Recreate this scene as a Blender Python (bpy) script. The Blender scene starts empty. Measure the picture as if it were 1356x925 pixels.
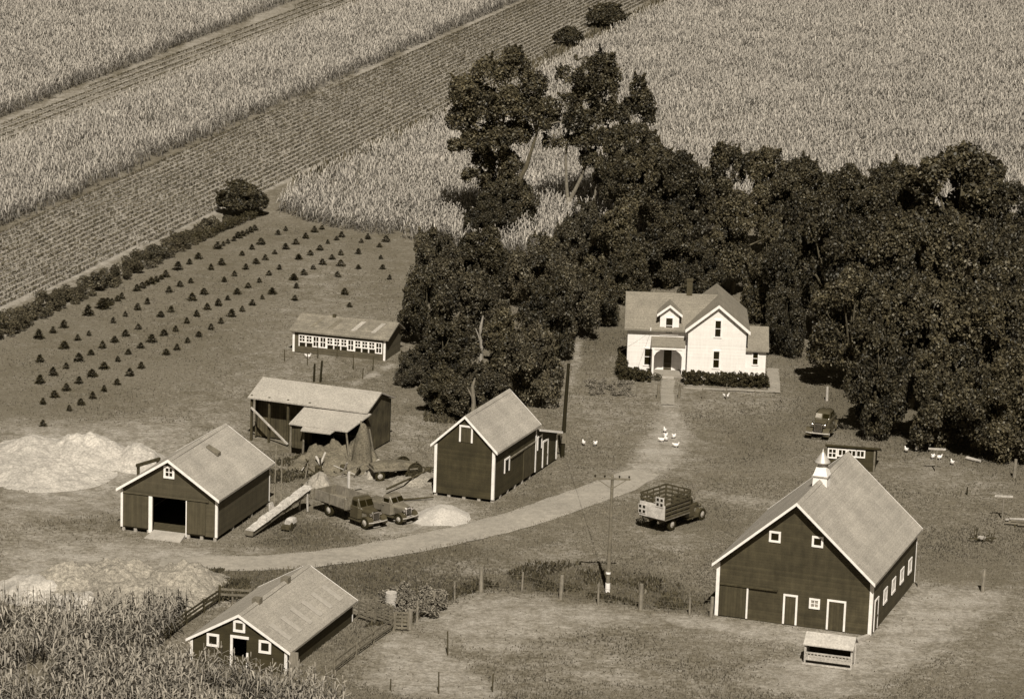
import bpy, bmesh, math, random
import numpy as np
from mathutils import Vector, Matrix, noise as mnoise

random.seed(7)
RNG = np.random.default_rng(11)
scene = bpy.context.scene
COL = scene.collection
R = math.radians

# ------------------------------------------------------------------ camera
FPX, PITCH, ROLL, CAMH = 4683.44, 0.233857, 0.033407, 78.0
CX, CY = 678.0, 462.5
_cp, _sp = math.cos(PITCH), math.sin(PITCH)
FW = np.array([0, _cp, -_sp])
_r0 = np.array([1.0, 0, 0]); _u0 = np.array([0, _sp, _cp])
RT = math.cos(ROLL) * _r0 + math.sin(ROLL) * _u0
UP = -math.sin(ROLL) * _r0 + math.cos(ROLL) * _u0

def at(px, py, z=0.0):
    """ground point (height z) surveyed from the photograph"""
    d = FW * FPX + RT * (px - CX) - UP * (py - CY)
    t = (z - CAMH) / d[2]
    p = np.array([0, 0, CAMH]) + t * d
    return Vector((float(p[0]), float(p[1]), float(z)))

def proj(P):
    d = np.asarray(P, float) - np.array([0, 0, CAMH])
    w = d @ FW
    return CX + FPX * (d @ RT) / w, CY - FPX * (d @ UP) / w

def height_for(b, top_y):
    lo, hi = 0.0, 60.0
    for _ in range(40):
        m = (lo + hi) / 2
        if proj((b.x, b.y, m))[1] > top_y: lo = m
        else: hi = m
    return lo

def mpp(p):
    """metres per photo pixel at a ground point"""
    return float((np.array([p.x, p.y, 0]) - np.array([0, 0, CAMH])) @ FW) / FPX

cam_d = bpy.data.cameras.new('camera'); cam = bpy.data.objects.new('camera', cam_d); COL.objects.link(cam)
cam_d.sensor_width = 36; cam_d.lens = 36 * FPX / 1356; cam_d.clip_start = 1; cam_d.clip_end = 30000
M = Matrix.Identity(4)
for i in range(3):
    M[i][0] = RT[i]; M[i][1] = UP[i]; M[i][2] = -FW[i]
M[2][3] = CAMH
cam.matrix_world = M
scene.camera = cam

# ------------------------------------------------------------------ light
world = bpy.data.worlds.new('World'); scene.world = world; world.use_nodes = True
nt = world.node_tree; nt.nodes.clear()
sky = nt.nodes.new('ShaderNodeTexSky'); sky.sky_type = 'NISHITA'; sky.sun_disc = False
sky.sun_elevation = R(48.5); sky.sun_rotation = R(180); sky.dust_density = .5; sky.air_density = .8
bw = nt.nodes.new('ShaderNodeRGBToBW')
tint = nt.nodes.new('ShaderNodeVectorMath'); tint.operation = 'SCALE'; tint.inputs[0].default_value = (.62, .52, .31)
bg = nt.nodes.new('ShaderNodeBackground'); bg.inputs[1].default_value = 0.05
wo = nt.nodes.new('ShaderNodeOutputWorld')
nt.links.new(sky.outputs[0], bw.inputs[0]); nt.links.new(bw.outputs[0], tint.inputs['Scale'])
nt.links.new(tint.outputs[0], bg.inputs[0]); nt.links.new(bg.outputs[0], wo.inputs[0])
sd = bpy.data.lights.new('sun', 'SUN'); sd.energy = 5.0; sd.angle = R(0.5); sd.color = (1, 0.92, 0.745)
sun = bpy.data.objects.new('sun', sd); COL.objects.link(sun); sun.rotation_euler = (R(41.5), 0, R(4)); sun.location = (0, 0, 150)
vs = scene.view_settings
vs.view_transform = 'Standard'; vs.look = 'None'; vs.gamma = 1.0; vs.exposure = 0.12
scene.cycles.max_bounces = 5; scene.cycles.diffuse_bounces = 2; scene.cycles.glossy_bounces = 2
scene.cycles.transmission_bounces = 2; scene.cycles.transparent_max_bounces = 4

# ------------------------------------------------------------------ materials (sepia print: warm monochrome colours)
def sep(v):
    t = min(1.0, max(0.0, (math.log(max(v, .004)) - math.log(.02)) / (math.log(.7) - math.log(.02))))
    g = 0.80 + .17 * t; b = 0.28 + .95 * t - .23 * t * t
    k = 1 / (.2126 + .7152 * g + .0722 * b)
    return (v * k, v * k * g, v * k * b, 1)

MATS = {}
def mat(name, lum, rough=0.85, noises=(), bump=0.0, bump_scale=8.0, siding=0.0, vertical=False, attr=None, attr_amt=0.6,
        objrand=0.0, trans=0.0, spec=0.3, metal=0.0, siding_dark=0.35, shingle=None, coat=0.0):
    if name in MATS: return MATS[name]
    m = bpy.data.materials.new(name); m.use_nodes = True
    N, L = m.node_tree.nodes, m.node_tree.links
    b = N['Principled BSDF']; out = N['Material Output']
    b.inputs['Roughness'].default_value = rough
    b.inputs['Specular IOR Level'].default_value = spec
    b.inputs['Metallic'].default_value = metal
    if coat: b.inputs['Coat Weight'].default_value = coat; b.inputs['Coat Roughness'].default_value = .12
    tc = N.new('ShaderNodeTexCoord')
    fac = None
    def mul(a, bb):
        if a is None: return bb
        n = N.new('ShaderNodeMath'); n.operation = 'MULTIPLY'; L.new(a, n.inputs[0]); L.new(bb, n.inputs[1]); return n.outputs[0]
    def rng(sock, lo, hi, flo=0.3, fhi=0.7):
        n = N.new('ShaderNodeMapRange'); L.new(sock, n.inputs[0])
        n.inputs[1].default_value = flo; n.inputs[2].default_value = fhi; n.inputs[3].default_value = lo; n.inputs[4].default_value = hi
        return n.outputs[0]
    for nz in noises:
        sc, amt = nz[0], nz[1]
        t = N.new('ShaderNodeTexNoise'); t.inputs['Scale'].default_value = sc; t.inputs['Detail'].default_value = 4; t.inputs['Roughness'].default_value = .65
        if len(nz) > 2:
            mp = N.new('ShaderNodeMapping'); mp.inputs['Scale'].default_value = nz[2]; L.new(tc.outputs['Object'], mp.inputs[0]); L.new(mp.outputs[0], t.inputs['Vector'])
        else: L.new(tc.outputs['Object'], t.inputs['Vector'])
        fac = mul(fac, rng(t.outputs['Fac'], 1 - amt, 1 + amt))
    hgt = None
    if siding or shingle:
        sx = N.new('ShaderNodeSeparateXYZ'); L.new(tc.outputs['Object'], sx.inputs[0])
        if siding:
            if vertical:
                ad = N.new('ShaderNodeMath'); ad.operation = 'ADD'; L.new(sx.outputs[0], ad.inputs[0]); L.new(sx.outputs[1], ad.inputs[1]); src = ad.outputs[0]
            else: src = sx.outputs[2]
            per = siding
        else: src = sx.outputs[2]; per = shingle
        dv = N.new('ShaderNodeMath'); dv.operation = 'DIVIDE'; L.new(src, dv.inputs[0]); dv.inputs[1].default_value = per
        fr = N.new('ShaderNodeMath'); fr.operation = 'FRACT'; L.new(dv.outputs[0], fr.inputs[0])
        g = N.new('ShaderNodeMapRange'); L.new(fr.outputs[0], g.inputs[0]); g.inputs[1].default_value = 0; g.inputs[2].default_value = .22
        g.inputs[3].default_value = 1 - siding_dark; g.inputs[4].default_value = 1
        fac = mul(fac, g.outputs[0])
        # each board or course has a tone of its own
        fl = N.new('ShaderNodeMath'); fl.operation = 'FLOOR'; L.new(dv.outputs[0], fl.inputs[0])
        wn = N.new('ShaderNodeTexWhiteNoise'); wn.noise_dimensions = '1D'; L.new(fl.outputs[0], wn.inputs['W'])
        cv = .05 if shingle or name == 'white_siding' else .12; fac = mul(fac, rng(wn.outputs['Value'], 1 - cv, 1 + cv, 0, 1))
        hgt = fr.outputs[0]
    if attr:
        a = N.new('ShaderNodeAttribute'); a.attribute_name = attr
        fac = mul(fac, rng(a.outputs['Fac'], 1 - attr_amt, 1 + attr_amt, 0, 1))
    if objrand:
        oi = N.new('ShaderNodeObjectInfo'); fac = mul(fac, rng(oi.outputs['Random'], 1 - objrand, 1 + objrand, 0, 1))
    c = sep(lum)
    if fac is None: b.inputs['Base Color'].default_value = c; colsock = None
    else:
        s = N.new('ShaderNodeVectorMath'); s.operation = 'SCALE'; s.inputs[0].default_value = c[:3]; L.new(fac, s.inputs['Scale'])
        L.new(s.outputs[0], b.inputs['Base Color']); colsock = s.outputs[0]
    if bump or hgt is not None:
        bp = N.new('ShaderNodeBump'); bp.inputs['Strength'].default_value = bump or .4; bp.inputs['Distance'].default_value = .05
        if hgt is not None: L.new(hgt, bp.inputs['Height']); bp.inputs['Distance'].default_value = .02
        else:
            t = N.new('ShaderNodeTexNoise'); t.inputs['Scale'].default_value = bump_scale; t.inputs['Detail'].default_value = 5
            L.new(tc.outputs['Object'], t.inputs['Vector']); L.new(t.outputs['Fac'], bp.inputs['Height'])
        L.new(bp.outputs[0], b.inputs['Normal'])
    if trans:
        tr = N.new('ShaderNodeBsdfTranslucent')
        if colsock is not None: L.new(colsock, tr.inputs[0])
        else: tr.inputs[0].default_value = c
        mx = N.new('ShaderNodeMixShader'); mx.inputs[0].default_value = trans
        L.new(b.outputs[0], mx.inputs[1]); L.new(tr.outputs[0], mx.inputs[2]); L.new(mx.outputs[0], out.inputs[0])
    MATS[name] = m
    return m

mat('barn_siding', .055, .8, [(.35, .18), (1.2, .22), (3, .18, (1, 1, .12))], siding=.2)
mat('granary_siding', .043, .8, [(.4, .2), (1.2, .2), (3, .16, (1, 1, .12))], siding=.2)
mat('shed_siding', .072, .8, [(1.0, .16), (4, .12, (1, 1, .1))], siding=.16, siding_dark=.2)
mat('hog_siding', .04, .8, [(1.2, .2)], siding=.2)
mat('old_boards', .06, .9, [(.8, .5), (6, .35, (1, 1, .05))], siding=.25, vertical=True, siding_dark=.6)
mat('door_boards', .055, .8, [(2, .2), (5, .2, (1, 1, .1))], siding=.22, vertical=True, siding_dark=.35)
mat('shed_door', .066, .8, [(2, .15), (5, .12, (1, 1, .1))], siding=.22, vertical=True, siding_dark=.25)
mat('chicken_siding', .085, .85, [(2, .2)], siding=.2)
mat('white_siding', .82, .6, [(1.5, .05), (6, .05, (1, 1, .1))], siding=.15, siding_dark=.05)
mat('white_trim', .84, .6, [(3, .12)])
mat('shingles', .33, .9, [(.22, .14), (.6, .12), (9, .3), (28, .3), (2.5, .04, (1, .2, .2))], shingle=.13, siding_dark=.14)
mat('house_shingles', .20, .9, [(.7, .14), (9, .3)], shingle=.13, siding_dark=.2)
mat('hog_shingles', .30, .9, [(.5, .14), (9, .3), (28, .3)], shingle=.13, siding_dark=.14)
mat('patch_shingles', .345, .85, [(4, .15)])
mat('coop_shingles', .19, .9, [(.8, .3), (8, .35)], shingle=.14, siding_dark=.2)
mat('tar_paper', .34, .9, [(.6, .12), (8, .3), (25, .3)])
mat('dark_roof', .035, .9, [(2, .3)])
mat('glass', .012, .15, spec=.5)
mat('pale_pane', .25, .5, [(5, .5)])
mat('dark_void', .01, .95)
mat('raw_wood', .2, .9, [(2, .25), (12, .25, (1, 1, .2))], bump=.3, bump_scale=12)
mat('grey_wood', .15, .9, [(2, .35), (12, .25)], bump=.3, bump_scale=12)
mat('dark_wood', .05, .9, [(3, .4)])
mat('pale_wood', .40, .85, [(2, .25), (9, .3)], bump=.3)
mat('concrete', .34, .9, [(1, .2), (10, .15)])
mat('galvanised', .5, .45, [(2, .15)], metal=.3)
mat('brick', .06, .9, [(6, .35)])
mat('black_pole', .014, .7)
mat('wire', .10, .6)
mat('tyre', .02, .9)
mat('rim', .36, .5, [(5, .3)])
mat('truck_dark', .06, .35, [(2, .2)], spec=.5, coat=.3)
mat('truck_grey', .16, .35, [(2, .2)], spec=.5, coat=.3)
mat('sedan_paint', .075, .25, spec=.5, coat=.6)
mat('chrome', .75, .12, metal=1.0)
mat('stake_wood', .06, .9, [(3, .4)])
mat('pale_board', .5, .8, [(2, .25), (9, .2)])
mat('bed_wood', .16, .9, [(2, .3), (8, .25)])
mat('feather', .8, .8)
mat('dead_bark', .27, .9, [(3, .3)])
mat('bark', .085, .95, [(3, .4)], bump=.5)
mat('pale_bark', .17, .9, [(3, .3)], bump=.5)
mat('leaves', .053, .55, [(.25, .4)], attr='v', attr_amt=.85, objrand=.3, trans=.12, spec=.5)
mat('leaves_light', .070, .55, [(.25, .4)], attr='v', attr_amt=.8, objrand=.25, trans=.12, spec=.5)
mat('needles', .038, .7, attr='v', attr_amt=.5, objrand=.25)
mat('hedge_leaves', .034, .7, attr='v', attr_amt=.55)
mat('weed_leaves', .07, .8, [(.2, .3)], attr='v', attr_amt=.5, objrand=.2, trans=.15)
mat('dry_leaves', .2, .8, attr='v', attr_amt=.5, trans=.1)
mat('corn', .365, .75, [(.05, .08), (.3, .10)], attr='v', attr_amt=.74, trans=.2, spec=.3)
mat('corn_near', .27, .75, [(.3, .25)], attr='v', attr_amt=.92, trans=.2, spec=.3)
mat('beans', .085, .8, [(.1, .2)], attr='v', attr_amt=.5, trans=.15)
mat('grass_blades', .155, .85, [(.08, .3), (.6, .3)], attr='v', attr_amt=.45, trans=.3)
mat('straw', .39, .95, [(.35, .2), (1.6, .2), (6, .35)], bump=.9, bump_scale=4)
mat('cobs', .24, .95, [(.5, .25), (3.2, .45), (11, .5)], bump=1.0, bump_scale=4)
mat('sand', .42, .95, [(.8, .15), (7, .25)], bump=.6, bump_scale=6)
mat('hay', .125, .95, [(1, .35), (8, .4)], bump=1.0, bump_scale=5)
mat('sacking', .27, .9, [(2, .3), (9, .3)], bump=.5)
mat('rust', .05, .8, [(4, .5)])
mat('canvas', .44, .9, [(1.5, .3), (6, .25)], bump=.6, bump_scale=5)

# ------------------------------------------------------------------ mesh builder
class MB:
    def __init__(s): s.v = []; s.f = []
    def quad(s, pts):
        n = len(s.v); s.v += [tuple(p) for p in pts]; s.f.append(tuple(range(n, n + len(pts))))
    def hexa(s, p8):
        n = len(s.v); s.v += [tuple(p) for p in p8]
        for q in ((0, 1, 2, 3), (7, 6, 5, 4), (0, 4, 5, 1), (1, 5, 6, 2), (2, 6, 7, 3), (3, 7, 4, 0)):
            s.f.append(tuple(n + i for i in q))
    def box(s, x0, x1, y0, y1, z0, z1):
        s.hexa([(x0, y0, z0), (x1, y0, z0), (x1, y1, z0), (x0, y1, z0), (x0, y0, z1), (x1, y0, z1), (x1, y1, z1), (x0, y1, z1)])
    def boxm(s, P, u0, u1, z0, z1, d0, d1):
        s.hexa([P(u0, z0, d0), P(u1, z0, d0), P(u1, z0, d1), P(u0, z0, d1), P(u0, z1, d0), P(u1, z1, d0), P(u1, z1, d1), P(u0, z1, d1)])
    def beam(s, a, b, w, h=None):
        a = Vector(a); b = Vector(b); h = h or w
        d = (b - a).normalized()
        x = d.cross(Vector((0, 0, 1)))
        x = Vector((1, 0, 0)) if x.length < 1e-4 else x.normalized()
        y = x.cross(d).normalized()
        x *= w / 2; y *= h / 2
        s.hexa([a - x - y, a + x - y, a + x + y, a - x + y, b - x - y, b + x - y, b + x + y, b - x + y])
    def tube(s, pts, rad, n=8, cap=True):
        pts = [Vector(p) for p in pts]
        base = len(s.v)
        prevx = None
        for i, p in enumerate(pts):
            d = (pts[min(i + 1, len(pts) - 1)] - pts[max(i - 1, 0)]).normalized()
            x = d.cross(Vector((0, 0, 1))) if abs(d.z) < .95 else d.cross(Vector((1, 0, 0)))
            x.normalize(); y = d.cross(x).normalized()
            if prevx is not None and x.dot(prevx) < 0: x = -x; y = -y
            prevx = x
            r = rad[i] if isinstance(rad, (list, tuple)) else rad
            for k in range(n):
                a = 2 * math.pi * k / n
                s.v.append(tuple(p + x * (r * math.cos(a)) + y * (r * math.sin(a))))
        for i in range(len(pts) - 1):
            for k in range(n):
                a = base + i * n + k; b = base + i * n + (k + 1) % n
                s.f.append((a, b, b + n, a + n))
        if cap:
            s.f.append(tuple(base + k for k in range(n))[::-1]); s.f.append(tuple(base + (len(pts) - 1) * n + k for k in range(n)))
    def prism(s, poly, y0, y1):
        """polygon in x,z extruded along y"""
        n = len(s.v); k = len(poly)
        s.v += [(p[0], y0, p[1]) for p in poly] + [(p[0], y1, p[1]) for p in poly]
        s.f.append(tuple(range(n, n + k))); s.f.append(tuple(range(n + 2 * k - 1, n + k - 1, -1)))
        for i in range(k):
            j = (i + 1) % k; s.f.append((n + i, n + j, n + k + j, n + k + i))
    def prismx(s, poly, x0, x1):
        """polygon in y,z extruded along x"""
        n = len(s.v); k = len(poly)
        s.v += [(x0, p[0], p[1]) for p in poly] + [(x1, p[0], p[1]) for p in poly]
        s.f.append(tuple(range(n, n + k))); s.f.append(tuple(range(n + 2 * k - 1, n + k - 1, -1)))
        for i in range(k):
            j = (i + 1) % k; s.f.append((n + i, n + j, n + k + j, n + k + i))
    def prismz(s, poly, z0, z1):
        n = len(s.v); k = len(poly)
        s.v += [(p[0], p[1], z0) for p in poly] + [(p[0], p[1], z1) for p in poly]
        s.f.append(tuple(range(n, n + k))); s.f.append(tuple(range(n + 2 * k - 1, n + k - 1, -1)))
        for i in range(k):
            j = (i + 1) % k; s.f.append((n + i, n + j, n + k + j, n + k + i))
    def lathe(s, prof, cx=0, cy=0, n=16, axis='z', c3=(0, 0, 0)):
        base = len(s.v)
        for r, h in prof:
            for k in range(n):
                a = 2 * math.pi * k / n; u, w = r * math.cos(a), r * math.sin(a)
                if axis == 'z': s.v.append((cx + u, cy + w, h))
                elif axis == 'x': s.v.append((c3[0] + h, c3[1] + u, c3[2] + w))
                else: s.v.append((c3[0] + u, c3[1] + h, c3[2] + w))
        for i in range(len(prof) - 1):
            for k in range(n):
                a = base + i * n + k; b = base + i * n + (k + 1) % n
                s.f.append((a, b, b + n, a + n))
        s.f.append(tuple(base + k for k in range(n))); s.f.append(tuple(base + (len(prof) - 1) * n + k for k in range(n))[::-1])
    def loft(s, secs, nr=3):
        """secs: (y, half width bottom, half width top, z0, z1, corner radius)"""
        base = len(s.v); m = None
        for (y, wb, wt, z0, z1, r) in secs:
            ring = [(-wb, z0), (wb, z0)]
            zm = z1 - r
            for k in range(nr + 1):
                a = (math.pi / 2) * k / nr
                ring.append((wt - r + r * math.cos(a), zm + r * math.sin(a)))
            for k in range(nr + 1):
                a = math.pi / 2 + (math.pi / 2) * k / nr
                ring.append((-wt + r + r * math.cos(a), zm + r * math.sin(a)))
            m = len(ring)
            s.v += [(p[0], y, p[1]) for p in ring]
        for i in range(len(secs) - 1):
            for k in range(m):
                a = base + i * m + k; b = base + i * m + (k + 1) % m
                s.f.append((a, b, b + m, a + m))
        s.f.append(tuple(base + k for k in range(m))); s.f.append(tuple(base + (len(secs) - 1) * m + k for k in range(m))[::-1])
    def arch(s, cy, cz, r0, r1, a0, a1, x0, x1, n=10):
        pts = []
        for k in range(n + 1):
            a = R(a0 + (a1 - a0) * k / n); pts.append((cy + r1 * math.cos(a), cz + r1 * math.sin(a)))
        for k in range(n, -1, -1):
            a = R(a0 + (a1 - a0) * k / n); pts.append((cy + r0 * math.cos(a), cz + r0 * math.sin(a)))
        m = len(pts) // 2
        for k in range(m - 1):
            q = [pts[k], pts[k + 1], pts[len(pts) - 2 - k], pts[len(pts) - 1 - k]]
            s.hexa([(x0, a, b) for a, b in q] + [(x1, a, b) for a, b in q])
    def build(s, name, material, parent=None, smooth=False, bevel=0.0):
        me = bpy.data.meshes.new(name); me.from_pydata(s.v, [], s.f)
        bm = bmesh.new(); bm.from_mesh(me)
        if smooth: bmesh.ops.remove_doubles(bm, verts=bm.verts, dist=1e-4)
        bmesh.ops.recalc_face_normals(bm, faces=bm.faces); bm.to_mesh(me); bm.free()
        if smooth:
            for p in me.polygons: p.use_smooth = True
        me.materials.append(MATS[material] if isinstance(material, str) else material)
        o = bpy.data.objects.new(name, me); COL.objects.link(o)
        if parent is not None: o.parent = parent
        if bevel:
            mo = o.modifiers.new('bevel', 'BEVEL'); mo.width = bevel; mo.segments = 2; mo.limit_method = 'ANGLE'
        return o

def raw_mesh(name, V, F, material, v=None, parent=None):
    """numpy verts (n,3) and quads (m,4) -> one object, per-face tone attribute 'v'"""
    V = np.asarray(V, np.float32); F = np.asarray(F, np.int32); k = F.shape[1]
    me = bpy.data.meshes.new(name)
    me.vertices.add(len(V)); me.vertices.foreach_set('co', V.ravel())
    me.loops.add(F.size); me.loops.foreach_set('vertex_index', F.ravel())
    me.polygons.add(len(F)); me.polygons.foreach_set('loop_start', np.arange(0, F.size, k, dtype=np.int32))
    me.polygons.foreach_set('loop_total', np.full(len(F), k, np.int32))
    me.update(calc_edges=True)
    if v is not None:
        a = me.attributes.new('v', 'FLOAT', 'FACE'); a.data.foreach_set('value', np.asarray(v, np.float32))
    me.materials.append(MATS[material])
    o = bpy.data.objects.new(name, me); COL.objects.link(o)
    if parent is not None: o.parent = parent
    return o

def thing(name, label, cat, loc=(0, 0, 0), yaw=0.0, group=None):
    """an Empty at the thing's base; yaw in degrees clockwise from +Y"""
    o = bpy.data.objects.new(name, None); COL.objects.link(o); o.empty_display_size = .3
    o.location = loc; o.rotation_euler = (0, 0, -R(yaw)); o['label'] = label; o['category'] = cat
    if group: o['group'] = group
    return o
def tag(o, label, cat, group=None):
    o['label'] = label; o['category'] = cat
    if group: o['group'] = group
    return o
def struct(o): o['kind'] = 'structure'; return o
def stuff(o, label, cat): o['kind'] = 'stuff'; o['label'] = label; o['category'] = cat; return o
def dup(o, loc, rotz=0.0, scale=(1, 1, 1), label=None, group=None):
    c = o.copy(); COL.objects.link(c); c.location = loc; c.rotation_euler = (0, 0, rotz); c.scale = scale
    if label: c['label'] = label
    if group: c['group'] = group
    for ch in o.children:
        d = ch.copy(); COL.objects.link(d); d.parent = c
        for g in ch.children:
            e = g.copy(); COL.objects.link(e); e.parent = d
    return c
# ------------------------------------------------------------------ polygons surveyed on the photograph -> ground
def gpoly(pts): return np.array([at(*p)[:2] for p in pts])
def inside(P, poly):
    x, y = P[:, 0], P[:, 1]; c = np.zeros(len(P), bool); n = len(poly); j = n - 1
    for i in range(n):
        xi, yi = poly[i]; xj, yj = poly[j]
        m = ((yi > y) != (yj > y)) & (x < (xj - xi) * (y - yi) / (yj - yi + 1e-12) + xi)
        c ^= m; j = i
    return c
def sdist(P, poly):
    d = np.full(len(P), 1e9); n = len(poly)
    for i in range(n):
        a = poly[i]; b = poly[(i + 1) % n]; ab = b - a
        t = np.clip(((P - a) @ ab) / (ab @ ab + 1e-9), 0, 1)
        d = np.minimum(d, np.linalg.norm(P - a - t[:, None] * ab, axis=1))
    return np.where(inside(P, poly), d, -d)
def vnoise(P, scale, seed=0):
    """smooth value noise, vectorised"""
    Q = np.asarray(P) / scale + seed * 17.3
    i = np.floor(Q).astype(np.int64); f = Q - i; f = f * f * (3 - 2 * f)
    def h(a, b):
        n = (a * 374761393 + b * 668265263 + seed * 144665) & 0x7fffffff
        n = ((n ^ (n >> 13)) * 1274126177) & 0x7fffffff
        return ((n ^ (n >> 16)) & 0xffff) / 65535.0
    a = h(i[:, 0], i[:, 1]); b = h(i[:, 0] + 1, i[:, 1]); c = h(i[:, 0], i[:, 1] + 1); d = h(i[:, 0] + 1, i[:, 1] + 1)
    return (a * (1 - f[:, 0]) + b * f[:, 0]) * (1 - f[:, 1]) + (c * (1 - f[:, 0]) + d * f[:, 0]) * f[:, 1]

# (polygon px, soil value, feather m)  pale bare dirt, straw and dust
SOIL = [
    ([(545, 818), (575, 806), (640, 785), (700, 788), (760, 800), (850, 808), (870, 822), (800, 830), (700, 850), (660, 870), (600, 850)], .62, 2.5),
    ([(870, 812), (945, 817), (1150, 842), (1160, 852), (1100, 862), (1000, 845), (900, 830)], .72, 1.2),
    ([(1150, 845), (1212, 775), (1325, 783), (1330, 800), (1290, 825), (1230, 870), (1160, 905), (1040, 908), (990, 890), (1040, 870)], .8, 3.0),
    ([(1040, 880), (1130, 885), (1160, 915), (1080, 925), (980, 905)], .7, 3.0),
    ([(485, 905), (500, 850), (530, 838), (570, 845), (625, 885), (665, 915), (640, 930), (560, 925)], .66, 1.5),
    ([(520, 905), (545, 820), (640, 784), (850, 806), (1150, 842), (1215, 776), (1400, 785), (1400, 880), (1200, 910), (900, 930), (600, 925)], .20, 3.0),
    ([(400, 330), (470, 345), (500, 420), (420, 520), (250, 560), (180, 555), (330, 470)], .22, 5.0),
    ([(690, 845), (780, 850), (860, 880), (880, 905), (780, 895), (720, 870)], .42, 3.0),
    ([(740, 880), (900, 895), (870, 910), (760, 900)], .5, 2.0),
    ([(0, 720), (150, 715), (260, 722), (300, 738), (250, 760), (150, 770), (0, 790)], .72, 3.0),
    ([(0, 690), (120, 700), (160, 712), (40, 725), (0, 725)], .45, 3.0),
    ([(0, 560), (130, 560), (200, 555), (270, 560), (260, 590), (215, 650), (150, 680), (0, 690)], .6, 4.0),
    ([(240, 545), (330, 545), (340, 570), (290, 600), (240, 590)], .36, 3.0),
    ([(150, 705), (290, 722), (400, 728), (330, 740), (160, 735)], .3, 2.0),
    ([(440, 620), (575, 640), (620, 665), (640, 690), (560, 712), (480, 715), (450, 690)], .5, 2.5),
    ([(520, 655), (575, 655), (630, 672), (600, 690), (540, 690)], .66, 1.5),
    ([(815, 650), (862, 636), (900, 612), (912, 585), (905, 560), (893, 535), (876, 535), (866, 560), (850, 590), (838, 612), (800, 640)], .85, 1.4),
    ([(780, 660), (860, 600), (930, 580), (920, 620), (850, 660)], .3, 4.0),
    ([(915, 648), (1000, 655), (1060, 668), (1000, 672), (930, 660)], .4, 1.5),
    ([(700, 730), (760, 720), (800, 735), (740, 752), (680, 750)], .32, 2.5),
    ([(560, 745), (640, 735), (700, 748), (640, 765), (560, 765)], .3, 2.5),
    ([(840, 700), (920, 712), (930, 730), (850, 730)], .3, 2.5),
    ([(760, 462), (766, 440), (772, 440), (762, 505), (752, 520)], .6, .4),
    ([(462, 506), (522, 478), (526, 482), (470, 512)], .62, .5),
    ([(500, 560), (575, 545), (570, 590), (520, 600)], .34, 2.0),
    ([(820, 505), (900, 500), (1030, 515), (1040, 540), (900, 545), (800, 530)], .22, 3.0),
    ([(750, 520), (860, 540), (850, 570), (760, 560)], .28, 3.0),
    ([(1180, 600), (1250, 600), (1340, 640), (1330, 670), (1200, 640)], .2, 3.0),
    ([(-220, 402), (42, 290), (660, 16), (760, -28), (890, -28), (735, 68), (590, 150), (370, 245), (42, 394), (-220, 508)], .95, .6),
    ([(-220, 244), (42, 141), (380, 7), (470, -30), (560, -30), (480, 12), (42, 192), (-220, 298)], .62, .5),
    ([(-80, 450), (42, 396), (330, 264), (345, 275), (42, 425), (-80, 490)], .35, .8),
]
# darker rank vegetation, and darker ground under the trees
WEED = [
    ([(250, 748), (350, 748), (470, 742), (560, 726), (620, 715), (700, 745), (640, 775), (560, 800), (480, 790), (380, 780), (300, 790), (260, 800)], .6, 2.0),
    ([(636, 778), (700, 740), (790, 745), (870, 760), (945, 790), (945, 812), (850, 803), (760, 792), (690, 780)], .65, 2.0),
    ([(530, 800), (640, 760), (640, 780), (600, 794), (545, 826)], .8, 1.0),
    ([(400, 690), (440, 690), (520, 712), (400, 728), (320, 722), (370, 700)], .55, 1.5),
    ([(960, 655), (860, 690), (940, 700), (1000, 700)], .3, 2.0),
    ([(690, 850), (770, 835), (900, 840), (990, 880), (960, 915), (860, 870), (760, 850)], .28, 3.0),
    ([(490, 925), (520, 900), (640, 915), (750, 910), (1000, 920), (1356, 930), (1356, 960), (480, 960)], .4, 3.0),
    ([(290, 870), (440, 870), (520, 835), (490, 820), (430, 850)], .3, 1.0),
    ([(960, 560), (1060, 560), (1060, 620), (930, 620)], .3, 4.0),
    ([(-80, 440), (42, 425), (345, 285), (530, 315), (530, 420), (300, 520), (42, 600), (-80, 620)], .22, 2.0),
    ([(1030, 450), (1356, 470), (1356, 640), (1180, 598), (1050, 560)], .45, 4.0),
    ([(40, 645), (150, 660), (150, 700), (40, 690)], .35, 3.0),
    ([(740, 420), (1060, 400), (1020, 470), (820, 470), (760, 470)], .45, 2.5),
    ([(560, 545), (640, 520), (740, 490), (740, 530), (600, 560)], .4, 2.0),
    ([(1200, 700), (1356, 700), (1356, 780), (1220, 770)], .2, 3.0),
    ([(380, 225), (590, 140), (740, 62), (870, 0), (930, -20), (870, 25), (740, 90), (590, 165), (400, 252)], .6, .8),
]
def zone(P, zones):
    out = np.zeros(len(P))
    for poly, val, fe in zones:
        g = gpoly(poly); lo = g.min(0) - fe * 2; hi = g.max(0) + fe * 2
        m = np.all((P > lo) & (P < hi), axis=1)
        if not m.any(): continue
        s = sdist(P[m], g); t = np.clip(.5 + s / (2 * fe), 0, 1); t = t * t * (3 - 2 * t)
        out[m] = np.maximum(out[m], t * val)
    return out

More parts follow.
